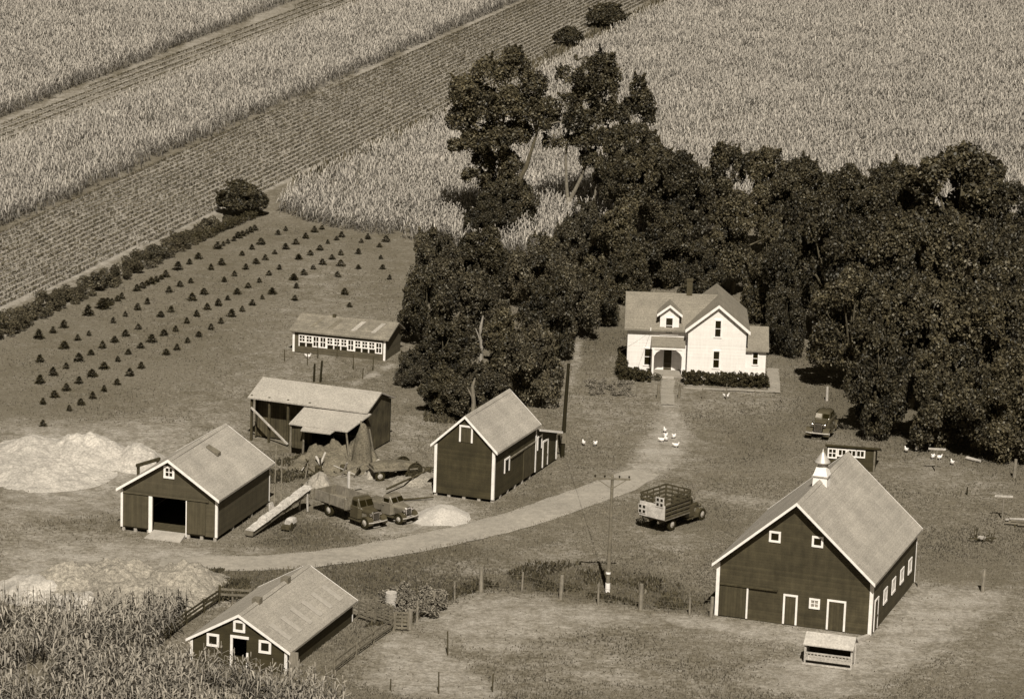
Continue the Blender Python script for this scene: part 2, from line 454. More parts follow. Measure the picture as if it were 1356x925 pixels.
def axis(lo, hi, step, far):
    a = list(np.arange(lo, hi + 1e-6, step)); s = step; x = hi
    while x < far[1]: s *= 1.35; x += s; a.append(x)
    s = step; x = lo; pre = []
    while x > far[0]: s *= 1.35; x -= s; pre.append(x)
    return np.array(pre[::-1] + a)
gx = axis(-70, 72, .6, (-9000, 9000)); gy = axis(214, 430, .8, (-3000, 14000))
gX, gY = np.meshgrid(gx, gy); GP = np.stack([gX.ravel(), gY.ravel()], 1)
near = (np.abs(GP[:, 0]) < 140) & (GP[:, 1] > 200) & (GP[:, 1] < 620)
soil = np.zeros(len(GP)); weed = np.zeros(len(GP))
soil[near] = zone(GP[near], SOIL); weed[near] = zone(GP[near], WEED)
GZ = np.where(near, (vnoise(GP, 7, 3) - .5) * .10 + (vnoise(GP, 2.2, 4) - .5) * .05, 0.0) - .03
nx_, ny_ = len(gx), len(gy)
idx = np.arange(nx_ * ny_).reshape(ny_, nx_)
GF = np.stack([idx[:-1, :-1].ravel(), idx[:-1, 1:].ravel(), idx[1:, 1:].ravel(), idx[1:, :-1].ravel()], 1)

gm = bpy.data.materials.new('ground_cover'); gm.use_nodes = True; MATS['ground_cover'] = gm
def ground_nodes(m):
    N, L = m.node_tree.nodes, m.node_tree.links; b = N['Principled BSDF']; b.inputs['Roughness'].default_value = .95; b.inputs['Specular IOR Level'].default_value = .1
    tc = N.new('ShaderNodeTexCoord')
    def noise(sc, det=5, rough=.65, vec=None):
        t = N.new('ShaderNodeTexNoise'); t.inputs['Scale'].default_value = sc; t.inputs['Detail'].default_value = det; t.inputs['Roughness'].default_value = rough
        L.new(tc.outputs['Object'], t.inputs['Vector']); return t.outputs['Fac']
    def mp(s, a, bb, lo, hi):
        n = N.new('ShaderNodeMapRange'); L.new(s, n.inputs[0]); n.inputs[1].default_value = a; n.inputs[2].default_value = bb; n.inputs[3].default_value = lo; n.inputs[4].default_value = hi; return n.outputs[0]
    def mth(op, a, bb):
        n = N.new('ShaderNodeMath'); n.operation = op
        for k, x in ((0, a), (1, bb)):
            if hasattr(x, 'is_linked'): L.new(x, n.inputs[k])
            else: n.inputs[k].default_value = x
        return n.outputs[0]
    def at_(n_): a = N.new('ShaderNodeAttribute'); a.attribute_name = n_; return a.outputs['Fac']
    big, mid, fine, grit = noise(.11), noise(.55), noise(2.4), noise(9, 3)
    rag = mth('ADD', mp(mid, .3, .7, -.22, .22), mp(fine, .3, .7, -.26, .26))
    s = mp(mth('ADD', at_('soil'), rag), .04, .82, 0, 1)
    w = mp(mth('ADD', at_('weed'), rag), .15, .75, 0, 1)
    def scol(v, lo, hi, src):
        n = N.new('ShaderNodeMix'); n.data_type = 'RGBA'; L.new(mp(src, .3, .7, 0, 1), n.inputs[0])
        n.inputs[6].default_value = sep(lo); n.inputs[7].default_value = sep(hi); return n.outputs[2]
    def mix(f, a, bb):
        n = N.new('ShaderNodeMix'); n.data_type = 'RGBA'; L.new(f, n.inputs[0]); L.new(a, n.inputs[6]); L.new(bb, n.inputs[7]); return n.outputs[2]
    gr = scol(0, .108, .162, mid)
    gr2 = mix(mp(big, .38, .62, 0, .85), gr, scol(0, .135, .21, fine))
    wd = scol(0, .05, .1, fine)
    so = scol(0, .235, .36, mid)
    c = mix(w, gr2, wd); c = mix(s, c, so)
    k = mth('MULTIPLY', mp(grit, .3, .7, .66, 1.34), mp(fine, .3, .7, .86, 1.14))
    sc = N.new('ShaderNodeVectorMath'); sc.operation = 'SCALE'; L.new(c, sc.inputs[0]); L.new(k, sc.inputs['Scale'])
    L.new(sc.outputs[0], b.inputs['Base Color'])
    bp = N.new('ShaderNodeBump'); bp.inputs['Strength'].default_value = .8; bp.inputs['Distance'].default_value = .12
    L.new(noise(5, 4, .7), bp.inputs['Height']); L.new(bp.outputs[0], b.inputs['Normal'])
ground_nodes(gm)
V = np.column_stack([GP, GZ])
ground = raw_mesh('ground', V, GF, 'ground_cover'); struct(ground)
for nm, arr in (('soil', soil), ('weed', weed)):
    a = ground.data.attributes.new(nm, 'FLOAT', 'POINT'); a.data.foreach_set('value', arr.astype(np.float32))
for p in ground.data.polygons: pass
ground.data.polygons.foreach_set('use_smooth', np.ones(len(ground.data.polygons), bool))

# ------------------------------------------------------------------ the farm lane
def ribbon(name, line, width, material, z=.035, step=1.2, jit=.12, seed=1):
    pts = [at(*p) for p in line]
    # Catmull-Rom through the surveyed points
    P = [pts[0] * 2 - pts[1]] + pts + [pts[-1] * 2 - pts[-2]]
    out = []
    for i in range(1, len(P) - 2):
        n = max(2, int((P[i + 1] - P[i]).length / step))
        for k in range(n):
            t = k / n; a, b, c, d = P[i - 1], P[i], P[i + 1], P[i + 2]
            out.append(.5 * ((2 * b) + (c - a) * t + (2 * a - 5 * b + 4 * c - d) * t * t + (3 * b - a - 3 * c + d) * t ** 3))
    out.append(pts[-1])
    V = []; F = []; r = random.Random(seed); m = 7
    for i, p in enumerate(out):
        d = (out[min(i + 1, len(out) - 1)] - out[max(i - 1, 0)]).normalized(); nn = Vector((d.y, -d.x, 0))
        w = width if not callable(width) else width(i / (len(out) - 1))
        for k in range(m):
            u = (k / (m - 1) - .5) * w
            if k in (0, m - 1): u += (r.random() - .5) * jit * 2
            h = z + (.03 if k == m // 2 else 0) - (.02 if k in (2, 4) else 0)
            if k in (0, m - 1): h = z - .05
            q = p + nn * u; V.append((q.x, q.y, h))
    for i in range(len(out) - 1):
        for k in range(m - 1):
            a = i * m + k; F.append((a, a + 1, a + m + 1, a + m))
    o = raw_mesh(name, V, F, material); struct(o); o.data.polygons.foreach_set('use_smooth', np.ones(len(F), bool)); return o
mat('lane_dirt', .285, .95, [(.25, .14), (1.6, .16), (9, .18)], bump=.5, bump_scale=6)
ROADLINE = [(212, 744), (262, 745.5), (340, 745), (430, 738), (520, 725), (600, 709), (680, 689), (740, 669), (800, 648), (832, 635), (852, 625)]
ribbon('lane', ROADLINE, lambda t: min(3.9, 1.6 + t * 45) if t < .9 else 3.9 - (t - .9) * 10, 'lane_dirt', z=.05)
mat('walk_concrete', .26, .9, [(.8, .15), (6, .15)])
ribbon('front_walk', [(885, 503), (884, 515), (884, 529), (884, 536)], 1.25, 'walk_concrete', z=.06, jit=.03)
ribbon('foundation_walk', [(905, 513.5), (960, 515.5), (1020, 518)], .75, 'walk_concrete', z=.055, jit=.05)
ribbon('side_walk', [(1025, 520), (1024.5, 503), (1023, 488)], 1.15, 'walk_concrete', z=.065, jit=.03)

# ------------------------------------------------------------------ crops
ROWAZ = R(15.6)
RA = np.array([math.sin(ROWAZ), math.cos(ROWAZ)]); RN = np.array([RA[1], -RA[0]])
def row_points(polypx, rowsp, sp, jit, rng):
    g = gpoly(polypx); s = g @ RA; t = g @ RN
    tt = np.arange(t.min(), t.max(), rowsp); ss = np.arange(s.min(), s.max(), sp)
    T, S_ = np.meshgrid(tt, ss); T = T.ravel() + rng.normal(0, jit, T.size); S_ = S_.ravel() + rng.uniform(-sp / 2, sp / 2, S_.size)
    P = T[:, None] * RN + S_[:, None] * RA
    return P[inside(P, g)]
def leaf_strips(base, azim, l, rise, droop, w, tipw=.08):
    """base (n,3): arched leaves of two quads; returns verts (n,6,3), faces for one"""
    n = len(base); d = np.stack([np.cos(azim), np.sin(azim), np.zeros(n)], 1); sd_ = np.stack([-d[:, 1], d[:, 0], np.zeros(n)], 1)
    z = np.array([0, 0, 1.0])
    mid = base + d * (l * .5)[:, None] + z * rise[:, None]; tip = base + d * l[:, None] + z * (rise - droop)[:, None]
    W = w[:, None]
    return np.stack([base - sd_ * W * .35, base + sd_ * W * .35, mid - sd_ * W * .5, mid + sd_ * W * .5, tip - sd_ * W * tipw, tip + sd_ * W * tipw], 1)
def corn(name, P, h, nleaf, lw, material, rng, label, tas=1.0, stalkw=.05, cat='corn', gaps=.12):
    P = P[rng.uniform(0, 1, len(P)) > gaps * (vnoise(P, 2.6, 77) > .62) * 3]
    n = len(P); hh = h * rng.uniform(.80, 1.14, n) * (.86 + .26 * vnoise(P, 4, 5))
    patch = vnoise(P, 6, 9) * .3 + vnoise(P, 1.6, 12) * .3
    pl = rng.uniform(0, .4, n)
    Vs, Fs, vv = [], [], []; off = 0
    q6 = np.array([[0, 1, 3, 2], [2, 3, 5, 4]])
    pa = rng.uniform(0, math.pi, n)
    for k in range(nleaf):
        f = .22 + .68 * k / max(1, nleaf - 1)
        base = np.column_stack([P, hh * f * rng.uniform(.92, 1.06, n)])
        az = pa + (math.pi if k % 2 else 0) + rng.normal(0, .8, n)
        l = rng.uniform(.55, .95, n) * (1.1 - .35 * abs(f - .5))
        A = leaf_strips(base, az, l, rng.uniform(.04, .28, n), rng.uniform(.2, .9, n), lw * rng.uniform(.7, 1.3, n))
        Vs.append(A.reshape(-1, 3)); Fs.append((np.arange(n)[:, None, None] * 6 + q6 + off).reshape(-1, 4)); off += 6 * n
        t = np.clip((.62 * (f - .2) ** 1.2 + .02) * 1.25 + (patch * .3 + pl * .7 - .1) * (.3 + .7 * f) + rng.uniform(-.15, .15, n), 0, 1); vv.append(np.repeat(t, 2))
    for k in range(2):   # stalk and tassel, crossed strips
        az = pa + k * math.pi / 2; d = np.stack([np.cos(az), np.sin(az)], 1)
        for (z0, z1, w0, w1, tone) in ((0, .95, stalkw, stalkw * .6, .22), (.93, 1.10, stalkw * .5, .10 * tas, .85)):
            A = np.empty((n, 4, 3))
            for j, (sg, zz, w) in enumerate(((-1, z0, w0), (1, z0, w0), (1, z1, w1), (-1, z1, w1))):
                A[:, j, :2] = P + d * (sg * w / 2); A[:, j, 2] = hh * zz
            Vs.append(A.reshape(-1, 3)); Fs.append(np.arange(4 * n).reshape(n, 4) + off); off += 4 * n
            vv.append(np.clip(tone + rng.uniform(-.25, .15, n), 0, 1))
    o = raw_mesh(name, np.concatenate(Vs), np.concatenate(Fs), material, np.concatenate(vv))
    return stuff(o, label, cat)
rg = np.random.default_rng(21)
PA = [(-220, 244), (42, 140), (380, 6), (470, -30), (640, -105), (-220, -105)]
PB = [(-220, 398), (42, 286), (660, 13), (760, -30), (900, -92), (745, -100), (590, -35), (480, 10), (42, 190), (-220, 297)]
PC = [(365, 280), (440, 303), (530, 316), (640, 337), (740, 342), (850, 318), (1000, 302), (1200, 302), (1580, 330), (1580, -105), (1060, -105), (870, 22), (740, 88), (590, 165), (400, 252)]
PN = [(-140, 825), (42, 822), (150, 817), (256, 808), (228, 840), (206, 872), (255, 897), (380, 914), (455, 930), (470, 1000), (-140, 1000)]
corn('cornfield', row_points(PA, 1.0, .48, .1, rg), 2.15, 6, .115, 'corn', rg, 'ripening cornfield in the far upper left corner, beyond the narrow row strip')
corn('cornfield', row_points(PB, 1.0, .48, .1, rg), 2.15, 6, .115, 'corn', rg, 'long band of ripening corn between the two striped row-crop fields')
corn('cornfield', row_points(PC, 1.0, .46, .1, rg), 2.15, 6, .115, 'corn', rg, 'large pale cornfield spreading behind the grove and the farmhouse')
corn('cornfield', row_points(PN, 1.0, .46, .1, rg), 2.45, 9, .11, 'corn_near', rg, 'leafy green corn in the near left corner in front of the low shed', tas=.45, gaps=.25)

def leaf_cloud(C, rad, n, size, rng, up=.3, flat=1.0):
    """n leaf quads around centre points C with radius rad (per point arrays)"""
    m = len(C); i = rng.integers(0, m, n)
    d = rng.normal(0, 1, (n, 3)); d /= np.linalg.norm(d, axis=1)[:, None]
    r = rad[i] * rng.uniform(.3, 1, n) ** .5
    c = C[i] + d * r[:, None] * np.array([1, 1, flat])
    nrm = d * .6 + rng.normal(0, .8, (n, 3)) + np.array([0, 0, up]); nrm /= np.linalg.norm(nrm, axis=1)[:, None]
    a = np.cross(nrm, rng.normal(0, 1, (n, 3))); a /= np.linalg.norm(a, axis=1)[:, None]; b = np.cross(nrm, a)
    s = size * rng.uniform(.6, 1.35, n); a = a * s[:, None] * .5; b = b * (s * .36)[:, None]
    V = np.stack([c - a, c + b * .9, c + a, c - b * .9], 1)
    return V.reshape(-1, 3), np.arange(4 * n).reshape(n, 4), c, i
def row_crop(name, polypx, rowsp, h, material, rng, label, size=.2, per=4):
    P = row_points(polypx, rowsp, .16, .03, rng)
    P = P[rng.uniform(0, 1, len(P)) < .75 + .5 * vnoise(P, 3, 2)]
    C = np.column_stack([P, np.full(len(P), h * .55)]); V, F, c, i = leaf_cloud(C, np.full(len(P), .15), len(P) * per, size, rng, up=.9)
    V[:, 2] = np.maximum(V[:, 2], .02)
    return stuff(raw_mesh(name, V, F, material, rng.uniform(0, 1, len(F))), label, 'row crop')
PBEAN = [(-220, 402), (42, 290), (660, 17), (760, -28), (900, -90), (1030, -95), (890, -12), (735, 66), (590, 148), (370, 243), (330, 262), (42, 392), (-220, 508)]
row_crop('bean_rows', PBEAN, .95, .4, 'beans', rg, 'wide striped field of low bean rows crossing the upper left')
PSTR = [(-220, 248), (42, 147), (395, 8), (470, -25), (530, -25), (470, 8), (42, 178), (-220, 285)]
row_crop('bean_rows', PSTR, 1.6, .6, 'beans', rg, 'narrow strip of dark low rows between two cornfields', per=4)
# ------------------------------------------------------------------ building helpers (local frame: x right, y away along the ridge, z up)
def face_front(y): return lambda u, z, d: (u, y - d, z)
def face_right(x): return lambda u, z, d: (x + d, u, z)
def face_left(x): return lambda u, z, d: (x - d, u, z)
def wall_run(mb, P, u0, u1, ztop, holes=(), th=.14, z0=0.0, extra=()):
    """wall between u0..u1 with top line ztop(u) and rectangular holes (u0,u1,z0,z1), outer face at d=0"""
    us = sorted({u0, u1, *extra, *[h[0] for h in holes], *[h[1] for h in holes]})
    us = [u for u in us if u0 - 1e-6 <= u <= u1 + 1e-6]
    for a, b in zip(us[:-1], us[1:]):
        mid = (a + b) / 2; segs = [(z0, None)]
        hs = sorted([h for h in holes if h[0] < mid < h[1]], key=lambda h: h[2])
        segs = []; cur = z0
        for h in hs:
            if h[2] > cur + 1e-4: segs.append((cur, h[2]))
            cur = h[3]
        segs.append((cur, None))
        for lo, hi in segs:
            ha, hb = (hi, hi) if hi is not None else (ztop(a), ztop(b))
            mb.hexa([P(a, lo, 0), P(b, lo, 0), P(b, lo, -th), P(a, lo, -th), P(a, ha, 0), P(b, hb, 0), P(b, hb, -th), P(a, ha, -th)])

def window(parent, P, u0, u1, z0, z1, casing=.11, mun=(1, 0), pane='glass', frame='white_trim', name='window', mw=.05, label=None):
    mb = MB(); c = casing
    mb.boxm(P, u0, u1, z1 - c, z1, .003, .06); mb.boxm(P, u0, u1, z0, z0 + c, .003, .065)
    mb.boxm(P, u0, u0 + c, z0 + c, z1 - c, .003, .055); mb.boxm(P, u1 - c, u1, z0 + c, z1 - c, .003, .055)
    for k in range(mun[0]):
        u = u0 + c + (u1 - u0 - 2 * c) * (k + 1) / (mun[0] + 1); mb.boxm(P, u - mw / 2, u + mw / 2, z0 + c, z1 - c, .016, .04)
    for k in range(mun[1]):
        z = z0 + c + (z1 - z0 - 2 * c) * (k + 1) / (mun[1] + 1); mb.boxm(P, u0 + c, u1 - c, z - mw / 2, z + mw / 2, .016, .042)
    f = mb.build(name, frame, parent)
    if label: f['label'] = label
    g = MB(); g.boxm(P, u0 + c, u1 - c, z0 + c, z1 - c, .002, .014); g.build('pane', pane, f)
    return f
def door(parent, P, u0, u1, z0, z1, casing=.12, leaf='door_boards', frame='white_trim', handle=True, label=None):
    mb = MB(); mb.boxm(P, u0 + casing, u1 - casing, z0, z1 - casing, .003, .035)
    d = mb.build('door', leaf, parent)
    if label: d['label'] = label
    f = MB(); f.boxm(P, u0, u0 + casing, z0, z1 - casing, .004, .06); f.boxm(P, u1 - casing, u1, z0, z1 - casing, .004, .06); f.boxm(P, u0, u1, z1 - casing, z1, .004, .065)
    f.build('frame', frame, d)
    if handle:
        h = MB(); h.boxm(P, u1 - casing - .14, u1 - casing - .08, 1.0, 1.14, .036, .09); h.build('handle', 'rust', d)
    return d
def gable_shell(t, W, y0, y1, wr, ry0, ry1, he, hr, wallm, roofm, holes_front=(), holes_right=(), th=.13, rise=0.0, rake=True, corner=True, cw=.2, rake_d=.2, trim='white_trim', ridge_sag=.05):
    sl = (hr - he) / wr; tv = th * math.sqrt(1 + sl * sl)
    top = lambda u: hr - tv - .01 - sl * abs(u)
    mb = MB()
    wall_run(mb, face_front(y0), -W, W, top, holes_front, z0=rise, extra=(0,))
    wall_run(mb, face_front(y1 - .14), -W, W, top, (), z0=rise, extra=(0,))
    wall_run(mb, face_right(W), y0 + .145, y1 - .145, lambda u: top(W - .14) - .005, holes_right, z0=rise)
    wall_run(mb, face_left(-W), y0 + .145, y1 - .145, lambda u: top(W - .14) - .005, (), z0=rise)
    mb.build('wall', wallm, t)
    rb = MB(); n = 10   # slightly sagging old roof
    for s in (-1, 1):
        for i in range(n):
            a = ry0 + (ry1 - ry0) * i / n; b = ry0 + (ry1 - ry0) * (i + 1) / n
            sa = ridge_sag * math.sin(math.pi * i / n); sb = ridge_sag * math.sin(math.pi * (i + 1) / n)
            rb.hexa([(0, a, hr - tv - sa), (s * wr, a, he - tv), (s * wr, b, he - tv), (0, b, hr - tv - sb),
                     (0, a, hr - sa), (s * wr, a, he), (s * wr, b, he), (0, b, hr - sb)])
    roof = rb.build('roof', roofm, t)
    cap = MB()
    for s in (-1, 1):
        cap.hexa([(0, ry0, hr + .004), (s * .22, ry0, hr - .22 * sl + .006), (s * .22, ry1, hr - .22 * sl + .006), (0, ry1, hr + .004),
                  (0, ry0, hr + .035), (s * .22, ry0, hr - .22 * sl + .03), (s * .22, ry1, hr - .22 * sl + .03), (0, ry1, hr + .035)])
    cap.build('ridge_cap', roofm, roof)
    if rake:
        for yy in (ry0, ry1 + .045):
            r = MB()
            for s in (-1, 1):
                r.hexa([(0, yy - .045, hr - rake_d - .02), (s * wr, yy - .045, he - rake_d), (s * wr, yy - .003, he - rake_d), (0, yy - .003, hr - rake_d - .02),
                        (0, yy - .045, hr + .015), (s * (wr + .01), yy - .045, he + .015), (s * (wr + .01), yy - .003, he + .015), (0, yy - .003, hr + .015)])
            r.build('rake_board', trim, t)
    if corner:
        zt = top(W) - .02
        for (sx, yy) in ((-1, y0), (1, y0), (1, y1), (-1, y1)):
            c = MB(); x0 = sx * W
            if yy == y0: c.box(min(x0 + sx * .03, x0 - sx * cw), max(x0 + sx * .03, x0 - sx * cw), yy - .03, yy - .002, rise, zt); c.box(min(x0 + sx * .002, x0 + sx * .03), max(x0 + sx * .002, x0 + sx * .03), yy, yy + cw * .8, rise, zt)
            else: c.box(min(x0 + sx * .002, x0 + sx * .03), max(x0 + sx * .002, x0 + sx * .03), yy - cw * .8, yy, rise, zt); c.box(min(x0, x0 - sx * cw), max(x0, x0 - sx * cw), yy + .002, yy + .03, rise, zt)
            c.build('corner_board', trim, t)
    return roof, top

# ------------------------------------------------------------------ big barn
barn = thing('barn', 'largest dark barn with white trimmed doors and a pale cupola on its ridge', 'barn', (20.74, 243.86, 0), 18.48)
roof, _ = gable_shell(barn, 5.8, .57, 15.03, 6.05, 0, 15.6, 4.03, 9.34, 'barn_siding', 'shingles', cw=.22)
F = face_front(.57); Rt = face_right(5.8)
window(barn, F, -2.04, -1.18, 6.05, 6.88, .15, (0, 0), name='window'); window(barn, F, 1.13, 1.97, 6.08, 6.9, .15, (0, 0))
mb = MB(); mb.boxm(F, -5.5, -1.2, 2.42, 2.54, .004, .16); tr = mb.build('door_track', 'dark_wood', barn)
mb = MB(); mb.boxm(F, -5.5, -3.5, .08, 2.41, .004, .07); dl = mb.build('sliding_door', 'door_boards', barn)
mb = MB(); mb.boxm(F, -3.49, -3.37, .08, 2.4, .006, .1); mb.build('edge_board', 'white_trim', dl)
door(barn, F, -.75, .32, .06, 2.3, .14); door(barn, F, 2.5, 3.9, .06, 2.32, .14)
window(barn, F, 1.17, 1.97, 1.46, 2.24, .14, (1, 1), pane='pale_pane', label='small square window boarded up pale beside the doors')
door(barn, Rt, 1.3, 2.5, .06, 2.45, .14)
for y in (4.15, 6.85, 9.6, 12.3): window(barn, Rt, y, y + 1.15, 1.25, 2.4, .16, (1, 0), pane='pale_pane')
mb = MB(); mb.box(-5.7, 5.7, .6, 14.9, -.1, .02); mb.build('floor', 'concrete', barn)
cu = MB()   # cupola straddling the ridge: square tapered base, louvre, round metal cap
def frustum(mb, cx, cy, a0, a1, z0, z1):
    mb.hexa([(cx - a0, cy - a0, z0), (cx + a0, cy - a0, z0), (cx + a0, cy + a0, z0), (cx - a0, cy + a0, z0), (cx - a1, cy - a1, z1), (cx + a1, cy - a1, z1), (cx + a1, cy + a1, z1), (cx - a1, cy + a1, z1)])
cyy = 7.3
frustum(cu, 0, cyy, .56, .52, 8.5, 9.54)
cup = cu.build('cupola', 'white_trim', barn)
m2 = MB(); frustum(m2, 0, cyy, .61, .61, 9.54, 9.62); m2.build('cornice', 'galvanised', cup)
m2 = MB(); frustum(m2, 0, cyy, .54, .36, 9.62, 10.22); m2.build('louvre_box', 'white_trim', cup)
m2 = MB(); m2.lathe([(.32, 10.22), (.32, 10.5)], 0, cyy, 18); m2.build('neck', 'galvanised', cup, smooth=False)
m2 = MB(); m2.lathe([(.36, 10.5), (.6, 10.54), (.57, 10.62), (.36, 10.92), (.16, 11.22), (.05, 11.4), (.012, 11.6)], 0, cyy, 20); m2.build('cap', 'galvanised', cup, smooth=True)
# low concrete curb that runs out from the barn's near corner
cb = thing('concrete_curb', 'low pale concrete curb running out from the near corner of the big barn', 'curb', barn.matrix_basis @ Vector((0, 0, 0)), 18.48)
mb = MB(); mb.prismz([(5.55, .35), (5.85, .35), (5.2, -1.25), (4.9, -1.1)], -.05, .16); mb.prismz([(4.9, -1.1), (5.2, -1.25), (3.8, -1.2), (3.8, -1.05)], -.05, .12)
mb.build('curb', 'concrete', cb)

# ------------------------------------------------------------------ machine shed
shed = thing('machine_shed', 'broad shed with an open front doorway and one small white window in its gable', 'shed', (-26.07, 261.34, 0), 16.65)
roof, stop = gable_shell(shed, 3.98, .35, 11.62, 4.26, 0, 11.97, 3.4, 6.18, 'shed_siding', 'shingles', holes_front=[(-1.35, 1.42, .0, 3.02)], rise=.32, cw=.16)
F = face_front(.35)
window(shed, F, -.46, .43, 4.6, 5.58, .17, (1, 1), mw=.06)
mb = MB(); mb.boxm(F, -3.78, -1.66, .42, 2.98, .004, .08); mb.build('sliding_door', 'shed_door', shed)
mb = MB(); mb.boxm(F, 1.5, 3.05, .42, 2.98, .004, .08); mb.build('sliding_door', 'shed_door', shed)
mb = MB(); mb.boxm(F, -1.65, -1.36, .1, 3.03, .004, .1); mb.build('door_post', 'white_trim', shed)
mb = MB(); mb.boxm(F, 1.42, 1.5, .1, 3.0, .004, .08); mb.build('door_post', 'white_trim', shed)
mb = MB(); mb.boxm(F, -3.8, 3.3, 3.06, 3.2, .004, .12); mb.build('door_track', 'shed_siding', shed)
for x, y in [(x, .5) for x in (-3.8, -2.8, -1.7, 1.6, 2.7, 3.8)] + [(3.8, y) for y in (4, 8, 11.4)]:
    mb = MB(); mb.box(x - .12, x + .12, y - .12, y + .12, -.1, .33); mb.build('foundation_block', 'concrete', shed)
mb = MB(); mb.box(-3.8, 3.8, .52, 11.4, .2, .3); mb.build('floor', 'dark_wood', shed)
mb = MB(); mb.hexa([(-1.5, -1.0, -.02), (1.5, -1.0, -.02), (1.36, .52, -.02), (-1.3, .52, -.02), (-1.5, -1.0, .04), (1.5, -1.0, .04), (1.36, .52, .32), (-1.3, .52, .32)]); mb.build('ramp', 'concrete', shed)
def on_slope(wr, he, hr, s, u, off): return lambda a, b, d=0: (s * (u + a), b, hr - (hr - he) / wr * (u + a) + off + d)
sl = (6.18 - 3.4) / 4.26
mb = MB()   # a patched strip and a little roof hatch
S1 = lambda u, y, d: (u, y, 6.18 - sl * u + d)
mb.hexa([S1(.7, 6.1, .02), S1(1.7, 6.1, .02), S1(1.7, 6.75, .02), S1(.7, 6.75, .02), S1(.7, 6.1, .1), S1(1.7, 6.1, .26), S1(1.7, 6.75, .26), S1(.7, 6.75, .1)])
mb.build('roof_hatch', 'grey_wood', roof)

# ------------------------------------------------------------------ granary with its lean-to
gran = thing('granary', 'tall narrow dark granary with a white loft door outline and a small lean-to', 'granary', (-3.59, 274.68, 0), 20.21)
roof, _ = gable_shell(gran, 2.58, .19, 9.93, 2.89, 0, 10.12, 4.26, 6.96, 'granary_siding', 'shingles', rise=.25, cw=.2)
F = face_front(.19); Rt = face_right(2.58)
mb = MB(); mb.boxm(F, -.36, .52, 4.75, 6.0, .003, .04); ld = mb.build('loft_door', 'door_boards', gran)
mb = MB(); mb.boxm(F, -.5, -.36, 4.75, 6.0, .004, .06); mb.boxm(F, .52, .66, 4.75, 6.0, .004, .06); mb.boxm(F, -.5, .66, 6.0, 6.14, .004, .065); mb.build('frame', 'white_trim', ld)
mb = MB(); mb.boxm(Rt, 2.55, 3.55, 1.9, 2.95, .003, .02); wf = mb.build('window', 'dark_void', gran)
mb = MB(); mb.boxm(Rt, 2.45, 2.63, 1.9, 2.95, .004, .06); mb.boxm(Rt, 3.48, 3.66, 1.9, 2.95, .004, .06); mb.boxm(Rt, 2.45, 3.66, 2.95, 3.09, .004, .065); mb.build('frame', 'white_trim', wf)
mb = MB(); mb.boxm(Rt, 3.8, 9.5, 2.86, 2.96, .004, .12); mb.build('door_track', 'grey_wood', gran)
mb = MB(); mb.boxm(Rt, 6.9, 9.55, .3, 2.84, .004, .07); mb.build('sliding_door', 'door_boards', gran)
mb = MB(); mb.boxm(Rt, 9.65, 9.85, .25, 3.4, .035, .08); mb.build('corner_board', 'white_trim', gran)
for x, y in [(x, .4) for x in (-2.45, -1.3, 0, 1.3)] + [(2.45, y) for y in (.4, 1.9, 3.6, 5.3, 7, 8.7)]:
    mb = MB(); mb.box(x - .13, x + .13, y - .13, y + .13, -.1, .255); mb.build('foundation_block', 'concrete', gran)
# lean-to: monopitch falling away from the main gable
mb = MB()
def lt(y): return 3.72 - (y - 9.95) * .27
wall_run(mb, face_right(2.56), 9.95, 15.1, lt, (), z0=.1)
wall_run(mb, face_left(-2.56), 9.95, 15.1, lt, (), z0=.1)
wall_run(mb, face_front(14.96), -2.415, 2.415, lambda u: lt(15.1), (), z0=.1)
ltw = mb.build('lean_to_wall', 'granary_siding', gran)
mb = MB(); mb.prismx([(9.94, 3.76), (15.6, 2.24), (15.6, 2.36), (9.94, 3.88)], -2.85, 2.85); lr = mb.build('lean_to_roof', 'shingles', gran)
mb = MB(); mb.prismx([(9.94, 3.72), (15.62, 2.19), (15.62, 2.38), (9.94, 3.9)], 2.853, 2.9); mb.build('rake_board', 'white_trim', lr)
R2 = face_right(2.56)
mb = MB(); mb.boxm(R2, 10.35, 11.2, 1.95, 3.0, .003, .02); wf = mb.build('window', 'dark_void', gran)
mb = MB(); mb.boxm(R2, 10.22, 10.38, 1.95, 3.0, .004, .06); mb.boxm(R2, 11.17, 11.33, 1.95, 3.0, .004, .06); mb.boxm(R2, 10.22, 11.33, 3.0, 3.14, .004, .065); mb.build('frame', 'white_trim', wf)
door(gran, R2, 11.55, 12.9, .15, 2.45, .17)
mb = MB(); mb.boxm(R2, 14.9, 15.12, .1, 2.25, .004, .05); mb.build('corner_board', 'white_trim', gran)

# ------------------------------------------------------------------ low shed in the near corner
hog = thing('low_shed', 'low dark shed with three white framed openings standing behind the near corn', 'shed', (-18.09, 230.77, 0), 17.83)
roof, _ = gable_shell(hog, 3.55, .14, 12.87, 3.86, 0, 13.01, 1.55, 3.79, 'hog_siding', 'hog_shingles', holes_front=[(-.42, .6, .75, 2.06)], cw=.16, rake_d=.17)
F = face_front(.14)
window(hog, F, -2.35, -1.43, 1.22, 2.14, .17, (0, 0), pane='dark_void'); window(hog, F, 1.5, 2.41, 1.24, 2.16, .17, (0, 0), pane='dark_void')
window(hog, F, -.4, .48, 2.5, 3.34, .17, (0, 0), pane='door_boards')
mb = MB(); mb.boxm(F, -.42, .6, .05, .75, -.1, -.02); dd = mb.build('half_door', 'door_boards', hog)
mb = MB(); mb.boxm(F, -.6, -.42, 0, 2.06, .004, .06); mb.boxm(F, .6, .74, 0, 1.1, .004, .06); mb.boxm(F, -.6, .76, 2.06, 2.24, .004, .065); mb.build('door_frame', 'white_trim', hog)
sl = (3.79 - 1.55) / 3.86
S1 = lambda u, y, d: (u, y, 3.79 - sl * u + d)
